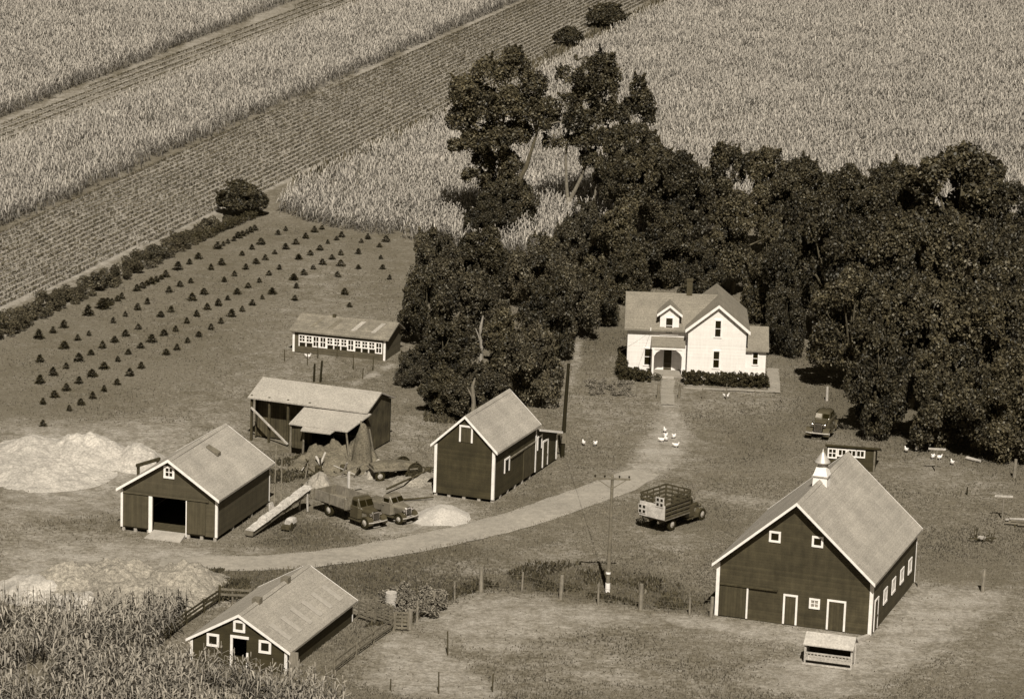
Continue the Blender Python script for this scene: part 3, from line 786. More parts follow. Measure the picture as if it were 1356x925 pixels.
for i in range(6):   # paler patches of new shingles down the near slope
    y = 1.4 + i * 1.95
    mb = MB(); u0 = 1.7 + .05 * (i % 2)
    mb.hexa([S1(u0, y, .012), S1(3.2, y, .012), S1(3.2, y + .62, .012), S1(u0, y + .62, .012), S1(u0, y, .03), S1(3.2, y, .03), S1(3.2, y + .62, .03), S1(u0, y + .62, .03)])
    mb.build('roof_patch', 'patch_shingles', roof)
pu = thing('upright_board', 'pale weathered board standing upright at the near corner of the low shed', 'board', tuple(at(388.5, 893)), 10)
m_ = MB(); m_.box(-.32, .32, -.05, .05, -.1, 1.62); m_.box(-.25, .25, .052, .12, .3, .42); m_.build('board', 'raw_wood', pu)
for y in (3.4, 8.7):
    mb = MB(); mb.box(-.28, .28, y - .3, y + .3, 3.5, 4.02); v = mb.build('roof_vent', 'grey_wood', roof)

# ------------------------------------------------------------------ chicken house
ch = thing('chicken_house', 'long low chicken house with a row of twelve white windows across its front', 'chicken house', tuple(at(448.6, 471.2)), 16)
mb = MB()
def cht(y): return 2.13 + y * .31 if y < 2.9 else 3.03 - (y - 2.9) * .5
wall_run(mb, face_front(0), -4.6, 4.6, lambda u: 2.08); wall_run(mb, face_front(4.36), -4.6, 4.6, lambda u: cht(4.5) - .08)
wall_run(mb, face_right(4.6), .145, 4.355, lambda u: cht(u) - .08, extra=(2.9,)); wall_run(mb, face_left(-4.6), .145, 4.355, lambda u: cht(u) - .08, extra=(2.9,))
mb.build('wall', 'chicken_siding', ch)
mb = MB(); mb.prismx([(-.3, 1.97), (2.9, 2.96), (4.75, 2.02), (4.75, 2.14), (2.9, 3.1), (-.3, 2.1)], -4.85, 4.95); cr = mb.build('roof', 'coop_shingles', ch)
for x, w in ((-1.4, .5), (-3.1, .35), (.9, .45), (2.9, .4)):
    mb = MB(); S = lambda y: 2.1 + (y + .3) * .3125
    mb.hexa([(x, .6, S(.6) + .01), (x + w, .6, S(.6) + .01), (x + w + .5, 2.4, S(2.4) + .01), (x + .5, 2.4, S(2.4) + .01), (x, .6, S(.6) + .03), (x + w, .6, S(.6) + .03), (x + w + .5, 2.4, S(2.4) + .03), (x + .5, 2.4, S(2.4) + .03)])
    mb.build('roof_patch', 'tar_paper' if x > 0 else 'grey_wood', cr)
mb = MB(); mb.box(-1.6, -1.3, 2.6, 2.9, 2.8, 3.3); mb.build('chimney', 'rust', cr)
F = face_front(0)
for k in range(12):
    u0 = -4.0 + k * .69
    full = k in (2, 3, 7, 11)
    f = window(ch, F, u0, u0 + .69, .62 if full else .98, 1.72, .1, (1, 1), mw=.06)
    if not full:
        m_ = MB(); m_.boxm(F, u0 + .12, u0 + .6, .62, .94, .003, .02); m_.build('lower_opening', 'dark_void', f)
        m_ = MB(); m_.boxm(F, u0, u0 + .1, .6, .975, .004, .05); m_.build('mullion', 'white_trim', f)
for x in (-4.6, 4.4):
    mb = MB(); mb.boxm(F, x, x + .2, 0, 2.0, .004, .05); mb.build('corner_board', 'white_trim', ch)

# ------------------------------------------------------------------ open hay shed
hb = at(331.1, 582)
hs = thing('hay_shed', 'weathered open pole shed with a pale roof and a lower hay roof in front', 'shed', tuple(hb), 21)
mb = MB()
mb.box(.1, 10.7, 5.2, 5.32, .1, 3.75)            # back wall
mb.prismx([(.25, .1), (5.3, .1), (5.3, 3.75), (2.7, 4.7), (.25, 3.7)], 10.58, 10.7)
mb.prismx([(.9, .1), (5.3, .1), (5.3, 3.75), (2.7, 4.7), (.9, 3.9)], .02, .12)
mb.box(.12, 5.2, 1.2, 1.3, .1, 4.0)             # partition behind the posts
mb.build('wall', 'old_boards', hs)
mb = MB(); mb.prismx([(-.3, 3.68), (2.7, 4.78), (5.6, 3.72), (5.6, 3.84), (2.7, 4.92), (-.3, 3.8)], -.15, 10.95); mb.build('roof', 'tar_paper', hs)
for x in (.1, 1.75, 3.5, 5.5):
    mb = MB(); mb.box(x - .09, x + .09, -.05, .13, -.1, 3.95); mb.build('post', 'dark_wood', hs)
mb = MB(); mb.beam((.12, -.15, 2.9), (3.7, -.35, .15), .16, .12); mb.build('brace', 'pale_wood', hs)
mb = MB(); mb.hexa([(5.1, -.05, 3.5), (11.2, -.05, 3.6), (10.35, -3.05, 2.64), (4.9, -2.8, 2.6), (5.1, -.05, 3.6), (11.2, -.05, 3.7), (10.35, -3.05, 2.74), (4.9, -2.8, 2.7)])
mb.hexa([(6.2, -2.78, 2.56), (9.2, -2.9, 2.6), (9.0, -3.5, 2.4), (6.3, -3.5, 2.36), (6.2, -2.78, 2.64), (9.2, -2.9, 2.69), (9.0, -3.5, 2.49), (6.3, -3.5, 2.45)])
lr = mb.build('lean_to_roof', 'tar_paper', hs)
for a, b in (((5.0, -2.7, 0), (5.0, -2.6, 2.6)), ((6.2, -2.75, 0), (6.25, -2.7, 2.55)), ((10.7, -3.2, 0), (10.2, -2.9, 2.65)), ((12.2, -3.6, 0), (10.8, -1.3, 3.3)), ((12.3, -1.6, 0), (11.9, -2.0, 2.9))):
    mb = MB(); mb.tube([a, b], [.1, .08], 6); mb.build('post', 'grey_wood', hs)
for x0, x1 in ((5.05, 6.2),):
    mb = MB(); mb.hexa([(x0, -2.5, .6), (x1, -2.66, .6), (x1, -2.6, .6), (x0, -2.44, .6), (x0, -2.5, 2.55), (x1, -2.66, 2.55), (x1, -2.6, 2.55), (x0, -2.44, 2.55)]); mb.build('side_panel', 'old_boards', hs)

# ------------------------------------------------------------------ small brooder house beyond the big barn
br = thing('brooder_house', 'small dark flat roofed hut with white windows just beyond the big barn roof', 'hut', tuple(at(1158, 625)), 9)
mb = MB()
wall_run(mb, face_front(0), -4.1, 0, lambda u: 1.98); wall_run(mb, face_front(2.66), -4.1, 0, lambda u: 1.2)
wall_run(mb, face_right(0), .145, 2.655, lambda u: 1.98 - u * .3); wall_run(mb, face_left(-4.1), .145, 2.655, lambda u: 1.98 - u * .3)
mb.build('wall', 'granary_siding', br)
mb = MB(); mb.prismx([(-.22, 2.02), (3.0, 1.1), (3.0, 1.24), (-.22, 2.2)], -4.25, .35); mb.build('roof', 'dark_roof', br)
F = face_front(0)
for k, u in enumerate((-4.02, -3.2, -2.38, -1.66)):
    window(br, F, u, u + .8, .95 if k == 0 else 1.16, 1.86, .12, (1, 1) if k == 0 else (1, 0), mw=.07)
mb = MB(); mb.boxm(F, -.14, 0, 0, 1.95, .004, .05); mb.build('corner_board', 'grey_wood', br)

# ------------------------------------------------------------------ farmhouse
hs_o = (18.98, 318.82, 0)
fh = thing('farmhouse', 'white two storey farmhouse with a front gable, a dormer and a small porch', 'house', hs_o, 1.5)
def gable_y(W): pass
# front wing, ridge running away
top_w = lambda u: 6.94 - .82 * abs(u - 0) - .17
mb = MB()
wall_run(mb, face_front(0), -2.72, 2.66, lambda u: 6.94 - .82 * abs(u) - .19, extra=(0,)); wall_run(mb, face_right(2.66), .145, 8.8, lambda u: 4.55)
wall_run(mb, face_left(-2.72), .145, 1.2, lambda u: 4.5); wall_run(mb, face_front(8.8), -2.72, 2.66, lambda u: 6.94 - .82 * abs(u) - .19, extra=(0,))
wall_run(mb, face_left(-2.72), 1.35, 8.8, lambda u: 4.5)
# left block
wall_run(mb, face_front(1.2), -8.3, -2.725, lambda u: 4.0); wall_run(mb, face_front(7.1), -8.3, -2.725, lambda u: 4.0)
wall_run(mb, face_left(-8.3), 1.345, 7.095, lambda y: 3.98 + .98 * (2.9 - abs(y - 4.22)), extra=(4.22,))
mb.build('wall', 'white_siding', fh)
mb = MB(); n = 12
for s, w in ((-1, 2.98), (1, 2.98)):
    mb.hexa([(0, -.3, 6.8), (s * w, -.3, 4.37), (s * w, 9.4, 4.37), (0, 9.4, 6.8), (0, -.3, 6.94), (s * w, -.3, 4.52), (s * w, 9.4, 4.52), (0, 9.4, 6.94)])
rf = mb.build('roof', 'house_shingles', fh)
mb = MB(); mb.prismx([(.85, 4.02), (4.2, 6.83), (7.55, 4.02), (7.55, 4.16), (4.2, 6.97), (.85, 4.16)], -8.62, -.05); rf2 = mb.build('roof', 'house_shingles', fh)
mb = MB(); mb.box(-2.95, -2.42, 4.0, 4.5, 6.2, 8.2); mb.box(-3.0, -2.37, 3.95, 4.55, 8.2, 8.36); mb.build('chimney', 'brick', rf2)
mb = MB()
for s in (-1, 1):
    mb.hexa([(0, -.36, 6.68), (s * 3.0, -.36, 4.24), (s * 3.0, -.303, 4.24), (0, -.303, 6.68), (0, -.36, 6.97), (s * 3.02, -.36, 4.54), (s * 3.02, -.303, 4.54), (0, -.303, 6.97)])
mb.build('rake_board', 'white_trim', fh)
mb = MB(); mb.box(-8.6, -2.99, .80, .846, 4.0, 4.17); mb.build('eave_board', 'house_shingles', fh)
mb = MB(); mb.tube([(-6.2, .8, 4.05), (-6.2, .8, 4.35)], .05, 6); mb.build('vent_pipe', 'white_trim', fh)
F = face_front(0); FL = face_front(1.2)
window(fh, F, -.38, .38, 3.8, 5.55, .13, (0, 1)); window(fh, F, -.42, .36, .85, 2.65, .13, (0, 1))
window(fh, FL, -6.78, -5.95, .6, 2.35, .12, (0, 1))
window(fh, face_left(-8.3), 3.2, 4.1, .7, 2.4, .12, (0, 1))
# dormer
dm = MB(); wall_run(dm, face_front(1.12), -5.36, -3.6, lambda u: 6.42 - .78 * abs(u + 4.48) - .1, extra=(-4.48,), z0=3.6)
wall_run(dm, face_right(-3.6), 1.265, 3.6, lambda u: 5.62, z0=4.2); wall_run(dm, face_left(-5.36), 1.265, 3.6, lambda u: 5.62, z0=4.2)
dw = dm.build('dormer', 'white_siding', fh)
m2 = MB()
for s in (-1, 1):
    m2.hexa([(-4.48, .85, 6.4), (-4.48 + s * 1.16, .85, 5.5), (-4.48 + s * 1.16, 4.1, 5.5), (-4.48, 4.1, 6.4), (-4.48, .85, 6.52), (-4.48 + s * 1.16, .85, 5.62), (-4.48 + s * 1.16, 4.1, 5.62), (-4.48, 4.1, 6.52)])
m2.build('dormer_roof', 'house_shingles', dw)
m2 = MB()
for s in (-1, 1):
    m2.hexa([(-4.48, .8, 6.3), (-4.48 + s * 1.18, .8, 5.38), (-4.48 + s * 1.18, .847, 5.38), (-4.48, .847, 6.3), (-4.48, .8, 6.55), (-4.48 + s * 1.19, .8, 5.63), (-4.48 + s * 1.19, .847, 5.63), (-4.48, .847, 6.55)])
m2.build('dormer_rake', 'white_trim', dw)
f = window(fh, face_front(1.12), -4.92, -4.08, 3.72, 5.36, .12, (0, 1), label='tall dark sash window in the dormer')
# porch
mb = MB(); mb.hexa([(-6.1, -.75, 2.86), (-2.95, -.75, 2.86), (-2.95, 1.19, 3.3), (-6.1, 1.19, 3.3), (-6.1, -.75, 2.96), (-2.95, -.75, 2.96), (-2.95, 1.19, 3.45), (-6.1, 1.19, 3.45)]); pr = mb.build('porch_roof', 'house_shingles', fh)
mb = MB(); mb.box(-6.06, -2.98, -.72, -.62, 2.66, 2.855); mb.box(-6.06, -5.96, -.61, 1.15, 2.66, 2.85); mb.build('porch_beam', 'white_trim', fh)
for x in (-5.9, -3.15):
    mb = MB(); mb.box(x - .09, x + .09, -.72, -.54, .3, 2.655); p = mb.build('porch_post', 'white_trim', fh)
    s = 1 if x < -4.5 else -1
    m2 = MB(); m2.prism([(x + s * .09, 2.65), (x + s * .75, 2.65), (x + s * .5, 2.5), (x + s * .25, 2.3), (x + s * .09, 2.0)], -.66, -.6); m2.build('bracket', 'white_trim', p)
mb = MB(); mb.box(-6.05, -2.95, -.8, 1.19, .02, .3); mb.build('porch_floor', 'walk_concrete', fh)
mb = MB(); mb.box(-5.3, -3.9, -1.15, -.805, -.02, .16); mb.build('step', 'concrete', fh)
door(fh, FL, -4.98, -4.05, .3, 2.55, .1, leaf='dark_wood')
window(fh, FL, -4.83, -4.2, .45, .95, .05, (0, 0), pane='pale_pane', frame='grey_wood', name='screen_panel')
# small side annex
mb = MB(); wall_run(mb, face_front(1.0), 2.665, 4.6, lambda u: 2.5); wall_run(mb, face_right(4.6), 1.145, 6.2, lambda u: 2.5 + .62 * min(u - 1.0, 2.6) - (.62 * (u - 3.6) if u > 3.6 else 0), extra=(3.6,)); wall_run(mb, face_front(6.06), 2.665, 4.6, lambda u: 2.5)
mb.build('annex_wall', 'white_siding', fh)
mb = MB(); mb.prismx([(.7, 2.42), (3.6, 4.1), (6.5, 2.42), (6.5, 2.55), (3.6, 4.24), (.7, 2.55)], 2.67, 4.85); mb.build('annex_roof', 'house_shingles', fh)
window(fh, face_front(1.0), 3.3, 3.95, 1.1, 2.42, .1, (0, 1), pane='glass')
# foundation hedges are plants of their own (built with the vegetation)
# ------------------------------------------------------------------ vehicles (local: x right, y forward, z up, origin between the rear wheels)
def place(rear, front, side, half):
    """rear/front wheel contact points seen on the vehicle's right (+1) or left (-1) side -> origin, yaw, wheelbase"""
    a, b = at(*rear), at(*front); d = (b - a); wb = d.length; d.normalize()
    yaw = math.degrees(math.atan2(d.x, d.y)); n = Vector((d.y, -d.x, 0))
    return a - n * (side * half), yaw, wb
def wheel(t, x, y, r, w=.17, dual=False):
    m = MB(); s = 1 if x > 0 else -1
    m.lathe([(r * .62, -w / 2), (r * .9, -w / 2), (r, -w * .3), (r, w * .3), (r * .9, w / 2), (r * .62, w / 2)], n=20, axis='x', c3=(x, y, r))
    o = m.build('wheel', 'tyre', t, smooth=False)
    h = MB(); h.lathe([(r * .63, -.03), (r * .6, .02), (r * .34, .05), (r * .22, .09), (.02, .1)] if s > 0 else [(r * .63, .03), (r * .6, -.02), (r * .34, -.05), (r * .22, -.09), (.02, -.1)], n=16, axis='x', c3=(x + s * (w / 2 - .03), y, r))
    h.build('rim', 'rim', o)
    return o
def front_end(t, wb, paint, fend, hw=.78, r=.38, cab_y=None):
    """bonnet, grille, wings, lamps, bumper, running boards of a 1930s truck; front axle at y=wb"""
    cy = wb - .85 if cab_y is None else cab_y
    m = MB(); m.loft([(cy, .42, .56, .62, 1.30, .2), (cy + .45, .40, .52, .62, 1.28, .2), (wb + .12, .30, .36, .62, 1.22, .16), (wb + .2, .28, .33, .64, 1.2, .15)]); m.build('hood', paint, t, smooth=False, bevel=.01)
    g = MB(); g.loft([(wb + .2, .3, .34, .5, 1.2, .15), (wb + .28, .27, .30, .48, 1.17, .15)]); gr = g.build('grille', 'chrome', t)
    g = MB()
    for k in range(7): x = -.21 + k * .07; g.box(x - .015, x + .015, wb + .27, wb + .295, .55, 1.08)
    g.build('grille_bar', 'dark_void', gr)
    for s in (-1, 1):
        m = MB(); x0, x1 = sorted((s * .42, s * .86))
        m.arch(wb, r, r + .07, r + .12, -8, 150, x0, x1, 12)
        m.arch(wb, r, r + .07, r + .12, 150, 178, x0 + .02, x1 - .02, 3)
        xx0, xx1 = sorted((s * .38, s * .44)); m.arch(wb, r, .12, r + .12, 20, 160, xx0, xx1, 8)
        m.build('fender', fend, t)
        m = MB(); m.box(min(s * .5, s * .9), max(s * .5, s * .9), cy - .95, wb - r - .12, .38, .43); m.build('running_board', fend, t)
        h = MB(); h.lathe([(.02, -.16), (.09, -.12), (.125, 0), (.13, .03)], n=14, axis='y', c3=(s * .46, wb + .2, 1.0)); hl = h.build('headlight', paint, t, smooth=True)
        h = MB(); h.lathe([(.115, .032), (.09, .05), (.02, .06)], n=14, axis='y', c3=(s * .46, wb + .2, 1.0)); h.build('lens', 'chrome', hl)
    m = MB(); m.tube([(-.84, wb + .46, .5), (-.5, wb + .56, .5), (.5, wb + .56, .5), (.84, wb + .46, .5)], .055, 6); m.box(-.4, -.34, wb + .2, wb + .55, .47, .53); m.box(.34, .4, wb + .2, wb + .55, .47, .53); m.build('bumper', 'rim', t)
def cab(t, y0, y1, paint, roofm=None, w=.76, zt=1.98):
    m = MB(); m.loft([(y0, w - .06, w - .1, .55, 1.3, .05), (y0 + .06, w, w - .02, .5, 1.36, .05), (y1 - .1, w, w - .02, .5, 1.36, .05), (y1 + .08, w - .18, w - .2, .55, 1.30, .12)]); b = m.build('cab', paint, t)
    m = MB(); m.loft([(y0 + .0, w - .14, w - .2, 1.3, zt - .18, .15), (y0 + .12, w - .06, w - .14, 1.3, zt - .04, .18), (y1 - .5, w - .06, w - .12, 1.3, zt, .18), (y1 - .3, w - .06, w - .13, 1.3, zt - .03, .16), (y1 - .22, w - .07, w - .14, 1.3, zt - .12, .14), (y1 + .02, w - .1, w - .12, 1.3, 1.36, .02)], nr=4); m.build('cab_top', roofm or paint, t, smooth=False)
    # glass: windscreen halves lie on the raked front, side windows on the doors
    for s in (-1, 1):
        g = MB(); xs = sorted((s * .05, s * (w - .2)))
        yb, yt, zb, zz = y1 + .03, y1 - .17, 1.40, zt - .2
        g.hexa([(xs[0], yb - .05, zb), (xs[1], yb - .05, zb), (xs[1], yt - .05, zz), (xs[0], yt - .05, zz), (xs[0], yb + .02, zb + .02), (xs[1], yb + .02, zb + .02), (xs[1], yt + .02, zz + .02), (xs[0], yt + .02, zz + .02)]); g.build('windscreen_pane', 'glass', t)
        g = MB(); x = s * (w - .07); a, b2 = sorted((x - s * .05, x + s * .012))
        g.box(a, b2, y0 + .22, y1 - .28, 1.4, zt - .24); g.build('side_window', 'glass', t)
        h = MB(); a, b2 = sorted((s * (w - .02), s * (w + .03))); h.box(a, b2, y0 + .2, y0 + .32, 1.12, 1.16); h.build('door_handle', 'chrome', t)

# stake truck
o, yaw, wb = place((888.1, 702), (926.5, 688.6), 1, .86)
wb = 3.8
st = thing('stake_truck', 'dark stake bed truck with a pale tailboard parked on the grass right of the lane', 'truck', tuple(o), yaw); st.scale = (1.1, 1.1, 1.12)
front_end(st, wb, 'truck_dark', 'truck_dark'); cab(st, wb - 1.85, wb - .8, 'truck_dark')
for x in (-.8, .8):
    wheel(st, x, 0, .46, .22); wheel(st, x * .98, wb, .44, .18)
BY0, BY1 = -1.25, wb - 1.95
m = MB(); m.box(-1.12, 1.12, BY0, BY1, .98, 1.08)
for y in np.arange(BY0 + .2, BY1, .5): m.box(-1.0, 1.0, y - .05, y + .05, .9, .98)
m.box(-.5, -.38, BY0 + .1, wb - .3, .66, .9); m.box(.38, .5, BY0 + .1, wb - .3, .66, .9)
m.build('bed_floor', 'bed_wood', st)
def stakes(x0, y0, x1, y1, rails=6, nst=5, z0=1.08, z1=2.7, solid_to=None):
    m = MB(); d = Vector((x1 - x0, y1 - y0, 0)); L_ = d.length; d.normalize(); nn = Vector((d.y, -d.x, 0))
    for k in range(nst):
        p = Vector((x0, y0, 0)) + d * (L_ * (k + .02) / (nst - 1) * .98); m.beam((p.x, p.y, z0 - .1), (p.x, p.y, z1), .07, .05)
    for k in range(rails):
        z = z0 + .1 + (z1 - z0 - .16) * k / (rails - 1); a = Vector((x0, y0, z)) + nn * .05; b = Vector((x1, y1, z)) + nn * .05; m.beam(a, b, .03, .13)
    return m
stakes(1.08, BY0, 1.08, BY1).build('stake_side', 'stake_wood', st); stakes(-1.08, BY1, -1.08, BY0).build('stake_side', 'stake_wood', st)
stakes(1.08, BY1, -1.08, BY1).build('stake_front', 'stake_wood', st)
m = MB(); m.box(1.0, 1.045, BY0 + .1, BY1, 1.1, 2.0); m.build('side_panel', 'bed_wood', st)
m = MB(); m.box(-1.1, 1.1, BY0 - .06, BY0 - .01, 1.06, 2.1); tb = m.build('tailboard', 'pale_board', st)
stakes(-1.06, BY0 + .03, .4, BY0 + .03, rails=3, nst=4, z0=1.9).build('tail_rack', 'stake_wood', st)
def sign(u, z, s=.36):
    m = MB(); m.box(u - s, u + s, BY0 - .1, BY0 - .065, z - s, z + s); o_ = m.build('tail_plate', 'pale_board', st)
    q = MB()
    for a in (-.17, .17):
        for b_ in (-.17, .17): q.box(u + a - .1, u + a + .1, BY0 - .112, BY0 - .102, z + b_ - .1, z + b_ + .1)
    q.build('slat_gap', 'dark_void', o_)
sign(.66, 2.3); sign(-.85, 1.55, .33)
m = MB(); m.box(-.95, .95, BY0 + .2, BY1 - .1, 1.085, 1.4); m.build('load', 'grey_wood', st)

# dump truck and the lighter coupe pickup behind it
o, yaw, wb = place((437.1, 682.6), (482.9, 699.2), 1, .82); wb2 = 4.0
gt = thing('grain_truck', 'dark box bed truck backed up to the light elevator', 'truck', tuple(o), yaw); gt.scale = (1.1, 1.1, 1.1)
front_end(gt, wb2, 'truck_dark', 'truck_dark'); cab(gt, wb2 - 1.8, wb2 - .8, 'truck_dark')
for x in (-.8, .8):
    wheel(gt, x, 0, .46, .22); wheel(gt, x * .98, wb2, .44, .18)
B0, B1 = -1.5, wb2 - 1.9
m = MB(); m.box(-1.0, 1.0, B0, B1, .95, 1.05); m.box(-.5, -.38, B0 + .2, wb2 - .3, .66, .95); m.box(.38, .5, B0 + .2, wb2 - .3, .66, .95); m.build('bed_floor', 'bed_wood', gt)
for s in (-1, 1):
    m = MB(); a, b = sorted((s * .98, s * 1.04)); m.box(a, b, B0, B1, 1.0, 1.75); sb = m.build('bed_side', 'raw_wood', gt)
    m = MB()
    a, b = sorted((s * 1.042, s * 1.09))
    for y in (B0 + .06, (B0 + B1) / 2, B1 - .06): m.box(a, b, y - .05, y + .05, .95, 1.78)
    m.build('bed_stake', 'grey_wood', sb)
m = MB(); m.box(-.975, .975, B1 - .05, B1, 1.06, 1.9); m.build('bed_front', 'bed_wood', gt)
m = MB(); m.box(-.975, .975, B0, B0 + .05, 1.06, 1.7); m.build('tailgate', 'grey_wood', gt)
m = MB(); m.hexa([(-.9, B1 - 1.1, 1.06), (.9, B1 - 1.1, 1.06), (.9, B1 - .08, 1.06), (-.9, B1 - .08, 1.06), (-.6, B1 - .9, 1.5), (.6, B1 - .9, 1.5), (.7, B1 - .2, 1.72), (-.7, B1 - .2, 1.72)]); m.build('grain_load', 'straw', gt)
c2 = o + Vector((math.cos(R(yaw)), -math.sin(R(yaw)), 0)) * -2.5 + Vector((math.sin(R(yaw)), math.cos(R(yaw)), 0)) * 1.9
pk = thing('pickup_truck', 'lighter grey old pickup parked behind the box bed truck', 'truck', tuple(c2), yaw - 8); pk.scale = (1.08, 1.08, 1.08)
front_end(pk, 2.75, 'truck_grey', 'truck_dark', r=.36); cab(pk, .95, 1.95, 'truck_grey', zt=1.9)
for x in (-.74, .74): wheel(pk, x, 0, .37, .15); wheel(pk, x, 2.75, .37, .15)
m = MB(); m.box(-.72, .72, -.85, .88, .7, .78); m.box(-.76, -.7, -.85, .88, .7, 1.15); m.box(.7, .76, -.85, .88, .7, 1.15); m.box(-.7, .7, -.85, -.8, .78, 1.15); m.box(-.7, .7, .82, .88, .78, 1.15); m.build('bed', 'truck_grey', pk)
for s in (-1, 1):
    m = MB(); a, b = sorted((s * .77, s * .9)); m.arch(0, .37, .42, .47, 0, 180, a, b, 10); m.build('rear_fender', 'truck_dark', pk)
m = MB(); m.box(-.65, .65, -.75, .75, .8, 1.12); m.build('load', 'hay', pk)

# sedan by the grove
o, yaw, wb = place((1110.6, 566.4), (1099.4, 582.8), -1, .70)
sn = thing('sedan_car', 'dark rounded sedan parked at the edge of the grove shade', 'car', tuple(at(1094, 568)), 196.5); wb = 2.8; sn.scale = (1.2, 1.2, 1.2)
front_end(sn, wb, 'sedan_paint', 'sedan_paint', r=.35, cab_y=wb - .75)
m = MB(); m.loft([(-1.05, .3, .3, .55, .8, .1), (-.95, .5, .46, .42, 1.05, .2), (-.6, .68, .6, .4, 1.2, .2), (0, .74, .68, .4, 1.22, .15), (wb - 1.0, .74, .66, .4, 1.22, .15), (wb - .62, .55, .54, .45, 1.2, .2)], nr=4); m.build('body', 'sedan_paint', sn, smooth=True)
m = MB(); m.loft([(-.75, .4, .38, .9, 1.18, .2), (-.45, .56, .48, 1.0, 1.46, .25), (0, .63, .52, 1.1, 1.64, .25), (.7, .64, .52, 1.1, 1.70, .25), (1.25, .63, .52, 1.1, 1.66, .24), (1.45, .62, .53, 1.1, 1.56, .2), (1.85, .6, .56, 1.1, 1.22, .05)], nr=5); m.build('roof', 'sedan_paint', sn, smooth=True)
for s in (-1, 1):
    g = MB(); xs = sorted((s * .04, s * .5)); g.hexa([(xs[0], 1.74, 1.27), (xs[1], 1.7, 1.27), (xs[1], 1.46, 1.52), (xs[0], 1.5, 1.52), (xs[0], 1.84, 1.27), (xs[1], 1.8, 1.27), (xs[1], 1.53, 1.54), (xs[0], 1.57, 1.54)]); g.build('windscreen_pane', 'pale_pane' if s > 0 else 'glass', sn)
    for a, b in ((.1, .62), (.7, 1.25)):
        g = MB(); x0, x1 = sorted((s * .5, s * .625)); g.hexa([(x0, a, 1.27), (x1, a, 1.27), (x1, b, 1.27), (x0, b, 1.27), (s * .5 if s < 0 else s * .45, a + .05, 1.54), (s * .57, a + .05, 1.54), (s * .57, b - .05, 1.54), (s * .45, b - .05, 1.54)]); g.build('side_window', 'glass', sn)
    m = MB(); a, b = sorted((s * .6, s * .86)); m.arch(0, .35, .41, .46, -15, 190, a, b, 12); a, b = sorted((s * .84, s * .87)); m.arch(0, .35, .3, .46, 0, 180, a, b, 12); m.build('rear_fender', 'sedan_paint', sn)
    wheel(sn, s * .70, 0, .35, .15); wheel(sn, s * .70, wb, .35, .15)
m = MB(); m.tube([(-.8, -1.1, .5), (-.4, -1.22, .5), (.4, -1.22, .5), (.8, -1.1, .5)], .05, 6); m.build('rear_bumper', 'chrome', sn)

# ------------------------------------------------------------------ elevator and yard machinery
def dir_yaw(a, b): d = b - a; return math.degrees(math.atan2(d.x, d.y)), d.length
lo = at(330, 711); leg = at(402, 676)
yw, ln = dir_yaw(lo, leg)
el = thing('grain_elevator', 'long pale canvas topped elevator sloping from the grass up to the box bed truck', 'elevator', tuple(lo), yw)
m = MB(); Lh = ln + .5
m.hexa([(-.3, 0, .12), (.3, 0, .12), (.3, Lh, 1.35), (-.3, Lh, 1.35), (-.34, 0, .5), (.34, 0, .5), (.34, Lh, 1.75), (-.34, Lh, 1.75)]); m.build('trough', 'grey_wood', el)
m = MB(); n = 14; rr = random.Random(4); pts = []
for k in range(n):
    a = k / n; b = (k + 1) / n; z = lambda q: .52 + 1.25 * q
    h1 = .12 + .16 * rr.random(); w = .40 + .06 * rr.random()
    m.hexa([(-w, Lh * a + .02, z(a)), (w, Lh * a + .02, z(a)), (w, Lh * b, z(b)), (-w, Lh * b, z(b)), (-w * .6, Lh * a + .02, z(a) + h1), (w * .7, Lh * a + .02, z(a) + h1), (w * .7, Lh * b, z(b) + h1), (-w * .6, Lh * b, z(b) + h1)])
m.build('canvas_cover', 'canvas', el)
for s in (-.38, .38):
    m = MB(); m.beam((s, ln, 0), (s * .8, ln, 1.45), .12, .12); m.build('leg', 'pale_wood', el)
m = MB(); m.hexa([(-.45, Lh * .42, 1.0), (-.3, Lh * .42, 1.0), (-.3, Lh * .5, 1.05), (-.45, Lh * .5, 1.05), (-.5, Lh * .42, 1.75), (-.4, Lh * .42, 1.75), (-.4, Lh * .48, 1.7), (-.5, Lh * .48, 1.7)]); m.build('side_hopper', 'canvas', el)
m = MB(); m.lathe([(.3, -.05), (.36, -.05), (.36, .05), (.3, .05)], n=14, axis='x', c3=(-.5, ln * .55, .36)); m.build('wheel', 'rust', el)
p = at(383, 699)
dr = thing('covered_engine', 'small engine under pale canvas lying in the grass beside the elevator', 'engine', tuple(p), yw - 8)
m = MB(); m.box(-.35, .35, -.9, .5, .12, .38); m.build('skid', 'dark_wood', dr)
m = MB(); m.loft([(-.3, .3, .28, .38, .7, .2), (0, .36, .33, .38, .85, .3), (.5, .36, .33, .38, .82, .3), (.9, .3, .26, .36, .7, .2)], nr=4); m.build('canvas_cover', 'canvas', dr)
m = MB(); m.lathe([(.1, -.04), (.32, -.04), (.32, .04), (.1, .04)], n=14, axis='x', c3=(.42, -.6, .33)); m.build('flywheel', 'rust', dr)

